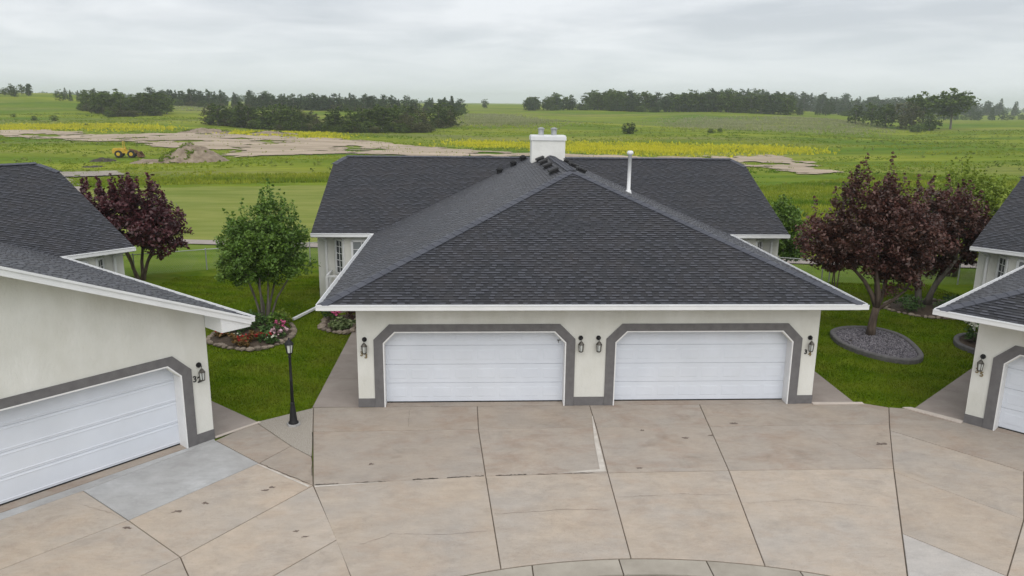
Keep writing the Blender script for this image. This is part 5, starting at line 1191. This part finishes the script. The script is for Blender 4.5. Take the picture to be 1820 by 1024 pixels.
grove(GL, 96, ['round', 'round', 'aspen', 'olive', 'round', 'bush', 'olivebush'], (6.6, 9.6), 'in the dense grove behind the dirt track', 'grove behind the dirt track', 1, 2.6, lambda x, y: .72 if -64 < x < -48 else (1.0 if x < -70 else 1.02))
grove(ccw([(-98, 268), (-67, 249), (-39, 230), (-17, 245), (-16, 249), (-39, 235), (-67, 254), (-98, 273)]), 34, ['bush', 'bush', 'olivebush'], (5, 8), 'along the front of the dense grove', 'bushes in front of the grove', 2, 2.0)
grove(ccw([(-190, 366), (-151, 312), (-134, 329), (-137, 333), (-151, 318), (-188, 372)]), 22, ['bush', 'olivebush'], (6, 9), 'along the front of the copse at the left', 'bushes in front of the left copse', 21, 2.4)
grove(ccw([(-205, 486), (-118, 446), (-8, 418), (-8, 422), (-118, 452), (-205, 492)]), 46, ['bush', 'olivebush'], (6, 10), 'along the foot of the far left rows', 'bushes below the far left rows', 22, 3)
grove(ccw([(-192, 368), (-172, 340), (-151, 314), (-135, 330), (-140, 352), (-165, 372), (-195, 392)]), 34, ['round', 'round', 'aspen', 'bush'], (7.5, 10.5), 'in the copse at the left edge of the meadow', 'copse left of the grove', 3, 3)
grove(ccw([(-205, 490), (-118, 450), (-118, 475), (-215, 520)]), 44, ['spruce', 'roundblue', 'roundblue'], (8, 11.5), 'in the far row behind the left copse', 'far row behind the left copse', 4, 3)
grove(ccw([(-118, 440), (-8, 420), (-6, 445), (-118, 470)]), 70, ['spruce', 'roundblue', 'roundblue', 'roundblue'], (7, 10.5), 'in the far row behind the dense grove', 'far row behind the dense grove', 5, 3)
grove(ccw([(-300, 470), (-235, 440), (-205, 385), (-215, 440), (-290, 500)]), 16, ['spruce', 'round', 'aspen'], (5.5, 8), 'on the low hill at the far left', 'trees on the far left hill', 6, 4)
def rowh(x, y): return .72 if x < 55 else (1.0 if x > 80 else .9)
grove(ccw([(36, 552), (70, 530), (110, 498), (150, 482), (193, 468), (200, 485), (160, 505), (115, 522), (40, 572)]), 95, ['round', 'round', 'round', 'roundblue'], (11.5, 15.5), 'in the long wood right of the chimney', 'long wood right of the chimney', 7, 2.8, rowh)
grove(ccw([(36, 549), (110, 495), (194, 465), (196, 470), (112, 500), (38, 554)]), 40, ['bush', 'bush', 'roundblue'], (7, 10), 'along the front of the long wood', 'front of the long wood', 8, 2.4)
grove(ccw([(190, 640), (660, 900), (720, 1060), (250, 820)]), 130, ['roundblue', 'roundblue', 'spruce', 'aspenblue'], (15, 22), 'in the hazy woods at the far right', 'hazy woods far right', 9, 5, wide=1.35)
grove(ccw([(205, 470), (330, 560), (520, 690), (500, 720), (300, 600), (200, 500)]), 34, ['roundblue', 'spruce', 'bush'], (7, 12), 'scattered in front of the hazy woods', 'scattered trees far right', 10, 6)
for x, y, h, kd, lb in ((50.4, 249.3, 4.4, 'bush', 'small lone tree in the meadow above the vent pipe'), (6.2, 596, 8.5, 'round', 'lone round tree on the skyline left of the chimney'), (223, 345, 19, 'lone', 'tall open tree at the right end of the small grove'), (211, 348, 17.5, 'lone', 'tall tree second from the right end of the small grove'),
                        (190, 372, 11, 'round', 'rounded dark tree at the left end of the right grove'), (196, 368, 12.5, 'round', 'rounded dark tree second from the left in the right grove'), (195, 352, 13, 'round', 'broad tree in the middle of the right grove'), (202, 350, 14, 'olive', 'olive-grey tree in the right grove'), (200, 338, 13, 'olive', 'olive-grey tree at the front of the right grove'), (205, 332, 9, 'bush', 'broad bush in front of the right grove'), (193, 320, 5, 'bush', 'low dark bush at the front of the right grove'), (199, 360, 12, 'round', 'dark tree between the rounded trees of the right grove'),
                        (-185.8, 306, 1.6, 'bush', 'leftmost small bush above the yellow flowers'), (-170, 291, 2.0, 'bush', 'middle small bush above the yellow flowers'), (-161.6, 289, 2.6, 'bush', 'rightmost small bush above the yellow flowers'), (-128, 243, 1.2, 'bush', 'tiny bush among the yellow flowers'),
                        (78, 246, 2.0, 'bush', 'low bush in the meadow right of the lone tree'), (86, 262, 1.6, 'bush', 'lower bush in the meadow further right of the lone tree')):
    far_tree(kd, x, y, h, lb, None, 1.25)
# the farthest woods, too far to tell trees apart
g = np.random.default_rng(12); n = 4200; x = g.uniform(-2600, 2900, n); y = g.uniform(1300, 2400, n); keep = ~((x > -120) & (x < 330)); x, y = x[keep], y[keep]; h = g.uniform(6, 15, len(x)); z = terr(x, y)
C = np.stack([x, y, z+h*.4], -1); V, F, P_ = leaf_cloud(C, h*.55, 12, 4.0, g, .2, 1.2); tag(obj('distant_wood', mesh_np('distant_wood', V, F, 'leaf_far_blue', np.clip(g.random(len(F)), 0, 1))), 'hazy band of distant woodland along the horizon', 'woodland', kind='stuff')

# ------------------------------------------------------------------ haze
hb = MB(); hb.box(-5400, 5400, -430, 5700, -14, 62); hz_o = hb.build('haze', 'stucco'); hz_o.data.materials.clear()
hm = bpy.data.materials.new('haze'); hm.use_nodes = True; ht = hm.node_tree
for n_ in list(ht.nodes): ht.nodes.remove(n_)
ho = ht.nodes.new('ShaderNodeOutputMaterial'); hv = ht.nodes.new('ShaderNodeVolumePrincipled'); hv.inputs['Color'].default_value = (.90, .95, 1.0, 1); hv.inputs['Density'].default_value = HAZE if 'HAZE' in globals() else 0.00024
hv.inputs['Anisotropy'].default_value = 0.2; ht.links.new(hv.outputs[0], ho.inputs['Volume']); hz_o.data.materials.append(hm); tag(hz_o, 'thin pale haze over the fields', 'haze', kind='stuff')
